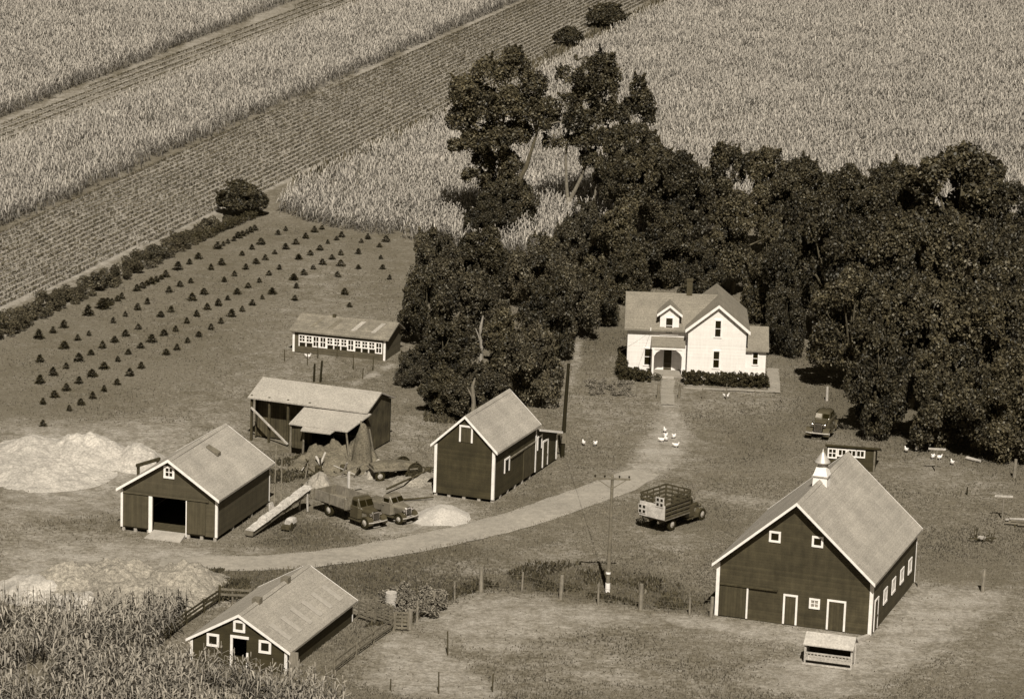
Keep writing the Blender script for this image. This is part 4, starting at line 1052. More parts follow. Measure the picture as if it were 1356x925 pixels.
def mound(name, label, cat, c, rx, ry, h, material, yaw=0, seed=0, peaks=((0, 0, 1, 1),), rough=.12, n=34, pw=1.2):
    rng = np.random.default_rng(seed); t = np.linspace(-1, 1, n); X, Y = np.meshgrid(t, t); Rr = np.sqrt(X * X + Y * Y)
    ang = np.arctan2(Y, X); edge = 1 + .12 * np.sin(3 * ang + seed) + .08 * np.sin(5 * ang + 2 * seed)
    Z = np.zeros_like(X)
    for (px_, py_, w, hh) in peaks:
        d = np.sqrt((X - px_) ** 2 + (Y - py_) ** 2) / w; Z = np.maximum(Z, hh * (.5 + .5 * np.cos(np.pi * np.clip(d, 0, 1))) ** (pw * .75))
    Z *= np.clip((edge - Rr) * 3, 0, 1)
    P = np.stack([X.ravel() * rx, Y.ravel() * ry], 1)
    nz = (vnoise(P, .9, seed + 1) - .5) * rough * 1.6 + (vnoise(P, .4, seed + 2) - .5) * rough + (vnoise(P, .17, seed + 3) - .5) * rough * .8
    Zz = Z.ravel() * h * (1 + nz) + nz * .5 * (Z.ravel() > .03) - .08
    V = np.column_stack([P, Zz]); ix = np.arange(n * n).reshape(n, n)
    F = np.stack([ix[:-1, :-1].ravel(), ix[:-1, 1:].ravel(), ix[1:, 1:].ravel(), ix[1:, :-1].ravel()], 1)
    o_ = raw_mesh(name, V, F, material); o_.location = (c.x, c.y, 0); o_.rotation_euler = (0, 0, -R(yaw)); o_.data.polygons.foreach_set('use_smooth', np.ones(len(F), bool))
    return tag(o_, label, cat)
mound('straw_pile', 'largest pale mound of straw at the left edge above the machine shed', 'straw pile', at(92, 616), 9.0, 9, 1.8, 'straw', 17, 1, ((.0, .35, .6, 1), (.62, .42, .45, 1.0), (-.5, .2, .7, .7), (-.2, -.3, .8, .5)), n=130, rough=.13, pw=1.0)
mound('cob_pile', 'speckled grey pile of corn cobs between the lane and the near corn', 'cob pile', at(172, 782), 8.6, 7.2, 1.75, 'cobs', 0, 5, ((-.5, .15, .55, .95), (-.12, .3, .55, 1), (.45, .2, .6, .95), (.1, -.3, .7, .7)), n=120, rough=.15, pw=.9)
mound('chaff_pile', 'pale chaff heap at the foot of the speckled cob pile beside the near corn', 'chaff pile', at(110, 800), 3.0, 2.5, .9, 'straw', 0, 8, rough=.2)
mound('chaff_pile', 'pale chaff heap at the left edge just above the near corn', 'chaff pile', at(48, 780), 4.0, 4.5, 1.0, 'straw', 0, 12, rough=.2)
mound('sand_pile', 'small smooth sand heap in front of the granary', 'sand pile', at(586, 683), 2.7, 3.4, .95, 'sand', 10, 9, rough=.1, n=30)
mound('hay_heap', 'heap of loose hay spilling out from under the low hay roof', 'hay heap', at(441, 615), 4.6, 4.4, 1.7, 'hay', 19, 14, ((-.2, .3, .9, .8), (.45, .5, .6, 1.3), (0, -.2, .9, .6)), n=50, rough=.3)
sk = mound('haystack', 'tall narrow haystack leaning under the right end of the hay roof', 'haystack', at(479, 619), 1.1, 1.2, 3.6, 'hay', 19, 15, ((0, 0, 1, 1),), n=30, rough=.16, pw=.62)
def scrap(label, c, n, spread, seed):
    t = thing('scrap_heap', label, 'scrap heap', tuple(c), 20); rr = random.Random(seed)
    for k in range(n):
        x, y = rr.uniform(-spread, spread), rr.uniform(-spread, spread) * .8; a = rr.uniform(0, 6.28); l = rr.uniform(.8, 2.2); tilt = rr.uniform(0, .7) if k % 3 else 1.1
        m = MB(); m.beam((x, y, .05 + .05 * (k % 4)), (x + l * math.cos(a) * math.cos(tilt), y + l * math.sin(a) * math.cos(tilt), .12 + l * math.sin(tilt) * .8), rr.uniform(.07, .2), .05)
        m.build('board', ('grey_wood', 'dark_wood', 'pale_wood', 'rust')[k % 4], t)
    m = MB(); m.lathe([(.28, 0), (.3, .05), (.3, .7), (.26, .74)], .3, .2, 12); m.build('keg', 'rust', t)
scrap('scrap heap of boards and a keg below the low hay roof', at(449, 627), 14, 1.9, 2)
scrap('scrap heap of boards and a keg left of the hay heap posts', at(416, 628), 10, 1.5, 5)
scrap('scrap heap of boards and a keg between the hay wagon and the granary', at(560, 630), 9, 1.4, 9)
mound('rubble_heap', 'pale rubble heap in the yard left of the granary wall', 'rubble heap', at(548, 634), 3.2, 3.4, .45, 'cobs', 15, 16, rough=.3)
mound('sack_heap', 'pale heap of sacks at the upper end of the elevator', 'sack heap', at(421, 641), 1.4, 1.8, .8, 'sacking', 15, 17, rough=.4)
mound('sack_heap', 'second pale heap of sacks below the tall haystack', 'sack heap', at(497, 628), 1.2, 1.9, .9, 'sacking', 15, 18, rough=.45)

wg = thing('hay_wagon', 'flat rack wagon topped with hay in front of the granary', 'wagon', tuple(at(519, 632)), 70)
m = MB(); m.box(-1.0, 1.0, -1.9, 1.9, .85, .95)
for y in (-1.4, 0, 1.4): m.box(-.95, .95, y - .08, y + .08, .72, .85)
m.build('deck', 'grey_wood', wg)
m = MB(); m.loft([(-1.8, .9, .7, .95, 1.2, .2), (-.8, .95, .8, .95, 1.45, .4), (.8, .95, .8, .95, 1.4, .4), (1.8, .9, .7, .95, 1.15, .2)], nr=4); m.build('hay_load', 'hay', wg)
for x in (-.85, .85):
    for y in (-1.3, 1.3): wheel(wg, x, y, .42, .1)
# old iron wheeled implement right of the wagon
im = thing('hay_rake', 'rusty dump rake with tall iron wheels beside the hay wagon', 'rake', tuple(at(541, 630)), 60)
for s in (-1, 1):
    m = MB(); m.lathe([(.66, -.03), (.72, -.03), (.72, .03), (.66, .03), (.66, -.03)], n=22, axis='x', c3=(s * 1.1, 0, .72)); w_ = m.build('wheel', 'rust', im)
    m = MB()
    for k in range(8): a = math.pi * k / 4; m.beam((s * 1.1, 0, .72), (s * 1.1, .66 * math.cos(a), .72 + .66 * math.sin(a)), .03)
    m.build('spokes', 'rust', w_)
m = MB(); m.tube([(-1.1, 0, .72), (1.1, 0, .72)], .05, 6); m.beam((0, 0, .75), (0, 2.2, .5), .1)
m.build('axle', 'rust', im)
m = MB()
for k in range(11): x = -1 + k * .2; m.tube([(x, 0, .75), (x, -.45, .75), (x, -.75, .45), (x, -.6, .1)], .018, 4)
m.build('tines', 'rust', im)
def pole_item(name, label, cat, a, b, r, material, group=None):
    a = Vector(a); b = Vector(b); m = MB(); d = b - a
    m.tube([(0, 0, 0), tuple(d * .5 + Vector((0, 0, -.02))), tuple(d)], [r, r * .9, r * .75], 7)
    o_ = m.build(name, material); o_.location = a; return tag(o_, label, cat, group)
def g3(x, y, z): return tuple(at(x, y)[:2]) + (z,)
pole_item('timber_pole', 'long dark pole leaning from the pickup up toward the granary wall', 'pole', g3(512, 655, .5), g3(578, 626, .6), .09, 'dark_wood')
pole_item('timber_pole', 'dark pole lying on the ground from the pickup to the granary corner', 'pole', g3(520, 664, .14), g3(574, 661, .2), .09, 'dark_wood')
for a, b, lb in ((g3(363, 668, 0), g3(365, 640, 3.2), 'left of two thin poles leaning near the back corner of the machine shed'), (g3(372, 664, 0), g3(373, 637, 2.4), 'right of two thin poles leaning near the back corner of the machine shed'), (g3(404, 634, 0), g3(408, 630, 1.4), 'short pale board leaning at the edge of the hay heap')):
    pole_item('leaning_pole', lb, 'pole', a, b, .06, 'grey_wood')
wp = thing('well_post', 'white upright post with a tilted wooden arm behind the box bed truck', 'post', tuple(at(461, 660)), 60)
m = MB(); m.box(-.09, .09, -.09, .09, -.1, 2.3); m.build('post', 'pale_board', wp); m = MB(); m.beam((0, -1.4, 2.0), (0, 1.3, 2.75), .1, .16); m.build('arm', 'grey_wood', wp)
fr = thing('wooden_frame', 'dark wooden beam on two uprights standing behind the machine shed roof edge', 'frame', tuple(at(196, 636)), 40)
m = MB(); m.beam((0, -1.3, 1.5), (0, 1.3, 1.6), .2, .25); m.build('beam', 'dark_wood', fr)
for y in (-1.1, 1.1): m = MB(); m.beam((0, y, -.1), (0, y, 1.45), .18, .18); m.build('upright', 'dark_wood', fr)

# ------------------------------------------------------------------ roofed feed bunk
fb = thing('feed_bunk', 'pale roofed feed bunk standing in the dusty lot in front of the big barn', 'feeder', tuple(at(1096, 881)), 17)
m = MB(); m.prismx([(-.15, 1.34), (.75, 2.02), (1.55, 1.45), (1.55, 1.51), (.75, 2.1), (-.15, 1.41)], -1.78, 1.78); m.build('roof', 'sand', fb)
for x in (-1.66, 1.66):
    for y in (0.05, 1.25): m = MB(); m.box(x - .06, x + .06, y - .06, y + .06, -.1, 1.42); m.build('post', 'pale_wood', fb)
m = MB(); m.box(-1.6, 1.6, 0, .05, .25, .62); m.box(-1.6, 1.6, 1.2, 1.25, .25, .62); m.box(-1.6, 1.6, .051, 1.199, .2, .25); m.box(-1.62, -1.58, .0, 1.25, .2, 1.3); m.box(1.58, 1.62, .0, 1.25, .2, 1.3); m.build('trough', 'pale_wood', fb)
m = MB()
for k in range(13): x = -1.5 + k * .25; m.box(x - .05, x + .05, -.03, -.004, .5, .78)
m.box(-1.6, 1.6, -.05, -.004, .74, .86)
m.build('feeding_slats', 'pale_wood', fb)
m = MB(); m.box(-1.75, 1.75, -.35, -.28, .0, .14); m.build('sill', 'pale_wood', fb)
m = MB(); m.box(-1.57, 1.57, .06, 1.19, .26, .5); m.build('feed', 'dark_wood', fb)
m = MB(); m.box(-1.57, 1.57, 1.12, 1.19, .51, 1.6); m.build('shade_panel', 'dark_wood', fb)  # dark panel put in to paint shade into the gap under the roof

# ------------------------------------------------------------------ poles
def crossarm(t, z, yaw=0, w=1.35):
    m = MB(); m.box(-w, w, -.13, -.02, z - .07, z + .07); a = m.build('crossarm', 'grey_wood', t)
    m = MB(); m.beam((-w * .75, -.1, z - .08), (0, -.12, z - .75), .05); m.beam((w * .75, -.1, z - .08), (0, -.12, z - .75), .05); m.build('brace', 'grey_wood', a)
    for x in (-w + .1, -w * .4, w * .4, w - .1):
        m = MB(); m.lathe([(.03, z + .07), (.03, z + .13), (.07, z + .15), (.08, z + .22), (.03, z + .26)], x, -.075, 8); m.build('insulator', 'glass', a)
up = thing('utility_pole', 'tall weathered utility pole with a crossarm and white bands near its foot', 'utility pole', tuple(at(804.4, 784)), 0)
m = MB(); m.tube([(0, 0, -.1), (.03, 0, 4.5), (.02, 0, 9.0)], [.17, .145, .11], 10); m.build('pole', 'grey_wood', up); crossarm(up, 8.75)
for z0, z1 in ((.05, .75), (1.45, 1.6)): m = MB(); m.lathe([(.185, z0), (.18, z1)], 0, 0, 12); m.build('white_band', 'white_trim', up)
bp_ = thing('utility_pole', 'tall black pole at the lean to end of the granary', 'utility pole', tuple(at(744.5, 604)), 0)
hb_ = height_for(bp_.location, 481)
m = MB(); m.tube([(0, 0, -.1), (.1, 0, hb_ * .5), (.26, 0, hb_)], [.19, .17, .14], 10); m.build('pole', 'black_pole', bp_)
m = MB(); m.box(-.1, .3, -.25, -.12, 1.2, 2.1); m.build('meter_box', 'grey_wood', bp_); m = MB(); m.box(.2, .55, -.1, .1, hb_ - .6, hb_ - .5); m.build('bracket', 'wire', bp_)
def wire(label, a, b, sag, r=.012):
    a = Vector(a); b = Vector(b); m = MB(); pts = [(a.lerp(b, t / 12) - a) + Vector((0, 0, -sag * 4 * (t / 12) * (1 - t / 12))) for t in range(13)]
    m.tube(pts, r, 4); o_ = m.build('power_line', 'wire'); o_.location = a; tag(o_, label, 'wire')
pa = up.location + Vector((0, 0, 9.0)); pb = bp_.location + Vector((.26, 0, hb_ - .3))
wire('thin wire strung from the crossarm pole to the black pole', pa, pb, 1.0)
wire('thin wire strung from the black pole to the white farmhouse', pb, fh.matrix_basis @ Vector((-6.2, 1.1, 3.9)), .6)
for bx, by, ty, lb in ((415.6, 504.8, 481.5, 'left of two dark posts standing behind the hay shed roof'), (424.2, 505.2, 477.5, 'right and taller of two dark posts standing behind the hay shed roof')):
    p = at(bx, by); h = height_for(p, ty); m = MB(); m.tube([(0, 0, -.1), (.05 if bx < 420 else .12, 0, h)], [.11, .09], 8); o_ = m.build('gate_post', 'black_pole'); o_.location = p; tag(o_, lb, 'post')

# ------------------------------------------------------------------ fences: one thing per run, its posts and rails are parts
def fence(label, posts, h, r, wires=(.5, .9), pm='grey_wood', wm='wire', wr=.014, board=None, name='fence', jit=.04, cat='fence'):
    pts = [at(*p[:2]) for p in posts]; o0 = pts[0]; t = thing(name, label, cat, tuple(o0), 0); rr = random.Random(len(label))
    tops = []
    for p, q in zip(posts, pts):
        hh = p[2] if len(p) > 2 else h; rad = p[3] if len(p) > 3 else r; d = q - o0; lx = (rr.random() - .5) * jit * 3
        m = MB(); m.tube([(d.x, d.y, -.15), (d.x + lx, d.y, hh)], [rad, rad * .88], 7); m.build('post', pm, t); tops.append((d, hh))
    for (a, ha), (b, hb2) in zip(tops[:-1], tops[1:]):
        for z in wires:
            za, zb = min(z, ha - .03), min(z, hb2 - .03)
            m = MB()
            if board: m.beam((a.x, a.y - .1, za), (b.x, b.y - .1, zb + (rr.random() - .5) * .06), .04, board)
            else: m.tube([(a.x, a.y, za), ((a.x + b.x) / 2, (a.y + b.y) / 2, (za + zb) / 2 - .06), (b.x, b.y, zb)], wr, 4)
            m.build('rail' if board else 'wire', pm if board else wm, t)
    return t
fence('post and wire fence along the pale lot between the brush pile and the barn', [(542, 832, 1.45, .2), (552, 823, 1.6, .11), (575, 809, 1.5, .16), (602, 794, 1.4, .08), (636.8, 781, 1.75, .17), (691, 782.8, 1.5, .08), (742.4, 793, 1.85, .16), (792, 800, 1.6, .08), (848.2, 806.5, 1.95, .17), (913, 813.2, 1.3, .08), (941.5, 816, 1.5, .15)], 1.5, .1, (.45, .9, 1.25), pm='raw_wood')
fence('thin post fence running right from the far side of the barn', [(1216, 776, 1.2, .07), (1301, 783, 1.75, .15), (1362, 790, 1.4, .1), (1420, 795, 1.4, .1)], 1.4, .1, (.5, .95), pm='raw_wood')
fence('sparse thin post fence crossing the near lot at the bottom', [(517, 913, .8), (581, 917, 1.5), (652, 914, 1.2)], 1.2, .05, (.5,), pm='dark_wood')
o_ = fence('single thin stake standing in the pale lot left of centre', [(593, 866)], 1.7, .055, (), pm='dark_wood', name='stake', cat='stake')
fence('two rail board fence along the right side of the low shed yard', [(521, 834, 1.3, .12), (495, 852), (471, 869), (443, 891)], 1.05, .08, (.45, .9), board=.15, pm='grey_wood', name='board_fence')
fence('dark board fence along the left side of the low shed yard', [(203, 861), (225, 843), (247, 826), (270, 810), (290, 797, 1.3)], 1.0, .09, (.3, .6, .9), board=.16, pm='dark_wood', name='board_fence')
fence('short board fence behind the low shed from its left yard corner', [(290, 796, 1.3), (308, 797), (330, 798)], 1.1, .08, (.6, 1.0), board=.16, pm='grey_wood', name='board_fence')
fence('wire garden fence across the front lawn of the farmhouse', [(770, 514), (790, 519), (815, 522), (843, 525), (871, 527, 1.3, .13), (899, 527, 1.3, .13), (930, 528), (962, 529, 1.5), (1000, 531), (1036, 533)], 1.0, .045, (.5, .95), pm='grey_wood', wr=.01, name='garden_fence')
fence('low chicken run fence in front of the chicken house', [(377, 478), (407, 483, 1.1), (421, 474, 1.2), (446, 474, 1.4), (468, 489, 1.4), (494, 490, 1.3), (480, 501, 1.0)], 1.1, .05, (.4, .9), pm='dark_wood', wr=.012, name='wire_fence')
def gate(label, a, b, n=5, h=1.25):
    A, B = at(*a), at(*b); yw, L_ = dir_yaw(A, B); t = thing('gate', label, 'gate', tuple(A), yw)
    for k in range(n): m = MB(); m.box(-.03, .03, 0, L_, .15 + k * (h - .2) / (n - 1), .29 + k * (h - .2) / (n - 1)); m.build('board', 'grey_wood', t)
    for y in (.05, L_ / 2, L_ - .1): m = MB(); m.box(.032, .07, y, y + .12, .1, h + .1); m.build('upright', 'grey_wood', t)
    m = MB(); m.beam((-.05, .1, .2), (-.05, L_ - .1, h), .04, .12); m.build('brace', 'grey_wood', t)
gate('weathered board gate joining the low shed corner to the yard fence', (474, 818), (497, 826)); gate('weathered board gate next to the pale drum', (497, 821), (520, 829), 6, 1.35)
gate('third weathered board gate between the yard fence post and the wire fence', (521, 834), (541, 835), 5, 1.3)
dm_ = thing('oil_drum', 'pale upright drum standing on a block behind the yard gate', 'drum', tuple(at(517.5, 808)), 10)
m = MB(); m.box(-.42, .42, -.42, .42, -.02, .35); m.build('block', 'concrete', dm_)
m = MB(); m.lathe([(.4, .35), (.42, .37), (.42, .7), (.44, .72), (.42, .74), (.42, 1.05), (.44, 1.07), (.42, 1.09), (.42, 1.38), (.4, 1.4), (.38, 1.37)], 0, 0, 18); m.build('barrel', 'sand', dm_)
# clothesline posts
for b, tpy, lb in (((1238.7, 624), 594, 'clothesline T post near the grove edge'), ((1327, 686), 656.5, 'clothesline T post near the right edge beside the stacked boards')):
    p = at(*b); h = height_for(p, tpy); t = thing('clothesline_post', lb, 'clothesline post', tuple(p), 4)
    m = MB(); m.tube([(0, 0, -.1), (.03, 0, h)], [.07, .06], 8); m.build('post', 'raw_wood', t); m = MB(); m.box(-.7, .75, -.07, .07, h - .08, h + .06); m.build('crossbar', 'pale_wood', t)
lp = thing('plank_stack', 'stack of loose planks lying in the grass at the right edge', 'planks', tuple(at(1345, 692)), 95)
for k, (x, y, z, a) in enumerate(((-.5, -.8, 0, 2), (0, -.6, 0, -3), (.5, -.9, 0, 4), (-.2, -.5, .16, -2), (.4, -.4, .16, 6), (.9, .1, .0, -4))):
    m = MB(); c_, s_ = math.cos(R(a)), math.sin(R(a)); m.beam((x, y, z + .12), (x + s_ * 3.0, y + c_ * 3.0, z + .16), .28, .09); m.build('plank', 'pale_wood' if k % 3 == 0 else 'grey_wood', lp)
m = MB(); m.beam((-.9, -.1, .03), (1.1, -.1, .03), .12, .1); m.beam((-.9, 1.5, .03), (1.1, 1.5, .03), .12, .1); m.build('bearer', 'dark_wood', lp)
hr_ = thing('harrow', 'rusty spiked harrow lying in the grass right of the big barn', 'harrow', tuple(at(1300, 716)), 30)
m = MB(); m.beam((-.9, -.6, .2), (1.0, .5, .3), .09); m.beam((-.8, .4, .2), (.9, -.5, .25), .08); m.beam((-.2, -.7, .25), (.2, .9, .3), .08); m.build('frame', 'rust', hr_)
m = MB(); rr = random.Random(3)
for k in range(9): x, y = rr.uniform(-.9, .9), rr.uniform(-.6, .6); m.beam((x, y, .15), (x + rr.uniform(-.25, .25), y + rr.uniform(-.2, .2), rr.uniform(.6, 1.1)), .05)
m.build('spikes', 'rust', hr_)
m = MB(); m.box(-.25, .3, -.3, .1, .25, .4); m.build('seat_pan', 'pale_wood', hr_)
pole_item('iron_stake', 'short dark iron stake in the grass between the two clothesline posts', 'stake', g3(1280.4, 654, -.05), g3(1280.4, 654, .62), .07, 'black_pole')
pole_item('fallen_board', 'pale board lying at the edge of the grove shade', 'board', g3(1280, 607, .08), g3(1298, 612, .12), .16, 'pale_wood')
for (bx, by, lb) in ((1094.8, 530, 'pale gate post in the grove shade behind the sedan'),):
    p = at(bx, by); m = MB(); m.tube([(0, 0, -.1), (0, 0, 1.3)], [.13, .11], 8); o_ = m.build('gate_post', 'pale_wood'); o_.location = p; tag(o_, lb, 'post')
mb = MB(); mb.tube([(0, 0, -.1), (.05, 0, 1.6)], [.16, .13], 8); o_ = mb.build('gate_post', 'raw_wood'); o_.location = at(1343, 632); tag(o_, 'weathered post at the right edge against the dark grove', 'post')

# ------------------------------------------------------------------ hens
def make_hen(name):
    me = MB(); path = [(0, -.30, .36), (0, -.24, .33), (0, -.12, .27), (0, .02, .26), (0, .13, .28), (0, .2, .36), (0, .22, .45), (0, .25, .5), (0, .31, .49), (0, .36, .475)]
    rad = [.03, .10, .16, .18, .15, .08, .055, .06, .04, .006]
    me.tube(path, rad, 10)
    for s in (-.06, .06): me.tube([(s, .02, .16), (s, .03, .0)], .014, 5); me.tube([(s, .03, .01), (s, .11, .008)], .012, 4)
    me.hexa([(-.05, -.3, .3), (.05, -.3, .3), (.05, -.16, .3), (-.05, -.16, .3), (-.04, -.4, .44), (.04, -.4, .44), (.04, -.28, .46), (-.04, -.28, .46)])
    for s in (-1, 1): me.hexa([(s * .12, -.16, .2), (s * .16, -.12, .2), (s * .16, .1, .22), (s * .12, .12, .22), (s * .11, -.2, .32), (s * .14, -.15, .34), (s * .14, .08, .36), (s * .1, .1, .36)])
    return me.build(name, 'feather', smooth=False)
hen = make_hen('hen'); first = True
z5 = lambda x, y: (740 + x / 4.2375, 480 + y / 4.2375)
HENS = [(z5(596, 392), 'white hens in a small flock on the worn path'), (z5(598, 420), 'white hens in a small flock on the worn path'), (z5(577, 445), 'white hens in a small flock on the worn path'), (z5(603, 440), 'white hens in a small flock on the worn path'), (z5(644, 425), 'white hens in a small flock on the worn path'), (z5(657, 475), 'white hens in a small flock on the worn path'),
        (z5(140, 462), 'white hens on the grass by the black pole'), (z5(203, 466), 'white hens on the grass by the black pole'), (z5(940, 198), None), ((1261, 615), None), ((1235, 607), 'white hens at the foot of the clothesline post'), ((1243.6, 608), 'white hens at the foot of the clothesline post'), ((1200, 598), None), ((1214, 596.5), None), ((408, 474), None)]
SING = {8: 'lone white hen on the lawn in front of the farmhouse hedge', 9: 'white hen on the grass right of the grove side clothesline post', 12: 'white hen at the grove edge nearest the dark hut', 13: 'white hen at the grove edge between hut and clothesline post', 14: 'white hen in front of the chicken house'}
GLAB = {'white hens in a small flock on the worn path': 'white hen of the small flock on the worn path below the farmhouse', 'white hens on the grass by the black pole': 'white hen of the pair on the grass beside the black pole', 'white hens at the foot of the clothesline post': 'white hen of the pair at the foot of the clothesline post'}
for k, (pp, gp) in enumerate(HENS):
    o_ = hen if k == 0 else hen.copy()
    if k: COL.objects.link(o_)
    p = at(*pp); o_.location = p; o_.rotation_euler = (0, 0, k * 2.1 + .4); s_ = .88; o_.scale = (s_, s_, s_)
    tag(o_, GLAB[gp] if gp else SING[k], 'hen', gp)
# ------------------------------------------------------------------ trees
def vn3(P, sc, seed):
    return (vnoise(P[:, :2], sc, seed) + vnoise(P[:, 1:], sc, seed + 1) + vnoise(P[:, ::2], sc, seed + 2)) / 3
def crown_mesh(name, lobes, seed, leaf=.21, dens=1.0, material='leaves', parent=None):
    """leaves spread through the lobes' volumes, thinned by noise so that the crown has gaps, sprays and a ragged outline"""
    rng = np.random.default_rng(seed); Cs, Ds, Ts = [], [], []
    for (x, y, z, r, fl) in lobes:
        n = int(1500 * r * r * dens)
        d = rng.normal(0, 1, (n, 3)); d /= np.linalg.norm(d, axis=1)[:, None]
        keep = d[:, 2] > rng.uniform(-.95, -.1, n); d = d[keep]
        k = rng.uniform(.35, 1, len(d)) ** .6 * (1 + .32 * (vn3(d * 3 + 7, .9, seed + 5) - .35))
        Cs.append(np.array([x, y, z]) + d * (r * k)[:, None] * np.array([1, 1, fl])); Ds.append(d); Ts.append(np.full(len(d), rng.uniform(-.12, .12)))
        for q in range(3):   # sprays that break the outline
            a = rng.normal(0, 1, 3); a[2] = abs(a[2]) + .3; a /= np.linalg.norm(a); m = int(150 * r * dens)
            t = rng.uniform(.6, 1.42, m); Cs.append(np.array([x, y, z]) + a * (t * r)[:, None] * np.array([1, 1, fl]) + rng.normal(0, .17, (m, 3)) * (1.6 - t)[:, None]); Ds.append(np.tile(a, (m, 1))); Ts.append(np.full(m, rng.uniform(-.1, .15)))
    C = np.concatenate(Cs); D = np.concatenate(Ds); T = np.concatenate(Ts)
    w = vn3(C, 1.25, seed + 9) * .7 + vn3(C, .6, seed + 12) * .3; keep = w + rng.uniform(-.07, .07, len(C)) > .455; C, D, T = C[keep], D[keep], T[keep]
    n = len(C); nrm = D * .5 + rng.normal(0, .75, (n, 3)) + np.array([0, 0, .4]); nrm /= np.linalg.norm(nrm, axis=1)[:, None]
    a = np.cross(nrm, rng.normal(0, 1, (n, 3))); a /= np.linalg.norm(a, axis=1)[:, None]; b = np.cross(nrm, a)
    s = leaf * rng.uniform(.6, 1.5, n); a = a * s[:, None] * .6; b = b * (s * .42)[:, None]
    V = np.stack([C - a, C + b, C + a, C - b], 1).reshape(-1, 3)
    v = np.clip(.42 + T + (vn3(C, .5, seed + 20) - .5) * .8 + rng.normal(0, .2, n), 0, 1)
    return raw_mesh(name, V, np.arange(4 * n).reshape(n, 4), material, v, parent)
def make_tree(name, H, lobes, seed, trunk_r=.28, fork=.3, bark='bark', material='leaves', dens=1.0, forks=None, leaf=.21, extra=()):
    rr = random.Random(seed); t = bpy.data.objects.new(name, None); COL.objects.link(t); t['category'] = 'tree'
    m = MB(); fz = H * fork
    if forks is None: forks = [((0, 0), (0, 0, fz))]
    m.tube([(0, 0, -.3), (.02 * H, .01 * H, fz * .5), (0, 0, fz)], [trunk_r * 1.35, trunk_r, trunk_r * .85], 9)
    for (x, y, z, r, fl) in lobes:
        if rr.random() < .85:
            a = Vector((0, 0, fz * rr.uniform(.7, 1.0))); b = Vector((x, y, z)); mid = a.lerp(b, .5) + Vector((rr.uniform(-.3, .3), rr.uniform(-.3, .3), rr.uniform(-.1, .7)))
            m.tube([a, mid, b], [trunk_r * .5, trunk_r * .34, trunk_r * .12], 6)
    for pts, rad in extra: m.tube(pts, rad, 7)
    m.build('trunk', bark, t, smooth=False)
    crown_mesh('crown', lobes, seed, material=material, parent=t, dens=dens, leaf=leaf)
    return t
def round_lobes(seed, H, W, n=26, lowest=.3, flat=1.0):
    n = int(n * 1.35)
    rr = random.Random(seed); L_ = []
    for k in range(n):
        f = k / (n - 1); z = H * (lowest + (.90 - lowest) * f); env = math.sin(math.pi * (.16 + .80 * f)) ** .7
        a = k * 2.399 + rr.uniform(-.4, .4); rad = W / 2 * env * (rr.uniform(.6, .86) if k % 3 else rr.uniform(.1, .45)); r = W * rr.uniform(.15, .235) * (1 - .28 * f)
        L_.append((rad * math.cos(a), rad * math.sin(a), z + rr.uniform(-.3, .3), r, flat))
    return L_
VAR = {}
VAR['round0'] = (make_tree('tree', 11, round_lobes(1, 11, 9), 1), 11.4, 9.6)
VAR['round1'] = (make_tree('tree', 11, round_lobes(2, 11, 9, 13, .25), 2, dens=1.0), 11.3, 9.6)
VAR['round2'] = (make_tree('tree', 12, round_lobes(3, 12, 8, 14, .3, .95), 3), 12.2, 8.6)
VAR['low0'] = (make_tree('tree', 8, round_lobes(4, 8, 9, 13, .18), 4, trunk_r=.22, material='leaves_light'), 8.5, 9.6)
VAR['low1'] = (make_tree('tree', 9, round_lobes(5, 9, 9, 14, .12, .9), 5, trunk_r=.22), 9.4, 9.6)
VAR['bushy'] = (make_tree('tree', 5, [(0, 0, 2.4, 2.2, .8), (1.5, .3, 1.9, 1.5, .9), (-1.5, -.3, 2.0, 1.5, .9), (.3, -1.4, 1.8, 1.5, .9), (-.2, 1.4, 1.9, 1.5, .9), (.5, 0, 3.6, 1.2, .9), (-.8, .2, 3.4, 1.1, .9)], 15, trunk_r=.15, fork=.2, dens=1.25), 5.0, 6.2)
# the three landmark trees rising over the grove have their own surveyed crowns
def landmark(label, base, lobes_px, trunks, seed, bark, tr):
    p = at(*base); k = mpp(p); kz = k / .965; rr = random.Random(seed)
    L3 = [((px_ - base[0]) * k, rr.uniform(-1, 1) * r_ * k * .9, (base[1] - py_) * kz, r_ * k * 1.06, fl) for (px_, py_, r_, fl) in lobes_px]
    t = thing('tree', label, 'tree', tuple(p), 0, 'trees of the grove behind the farmhouse')
    m = MB()
    ends = []
    for pts in trunks:
        q = [((x - base[0]) * k, 0, (base[1] - y) * kz) for x, y in pts]; ends.append(Vector(q[-1])); n = len(q)
        q[0] = (q[0][0], 0, q[0][2] - (.3 if pts[0] == base else 0)); m.tube(q, [tr * (1 - .62 * i / (n - 1)) for i in range(n)], 8)
    for l in L3:
        e = min(ends, key=lambda v: (v - Vector(l[:3])).length); m.tube([e, e.lerp(Vector(l[:3]), .5) + Vector((0, 0, .25)), Vector(l[:3])], [tr * .36, tr * .26, tr * .1], 5)
    m.build('trunk', bark, t); crown_mesh('crown', L3, seed, parent=t, dens=1.1)
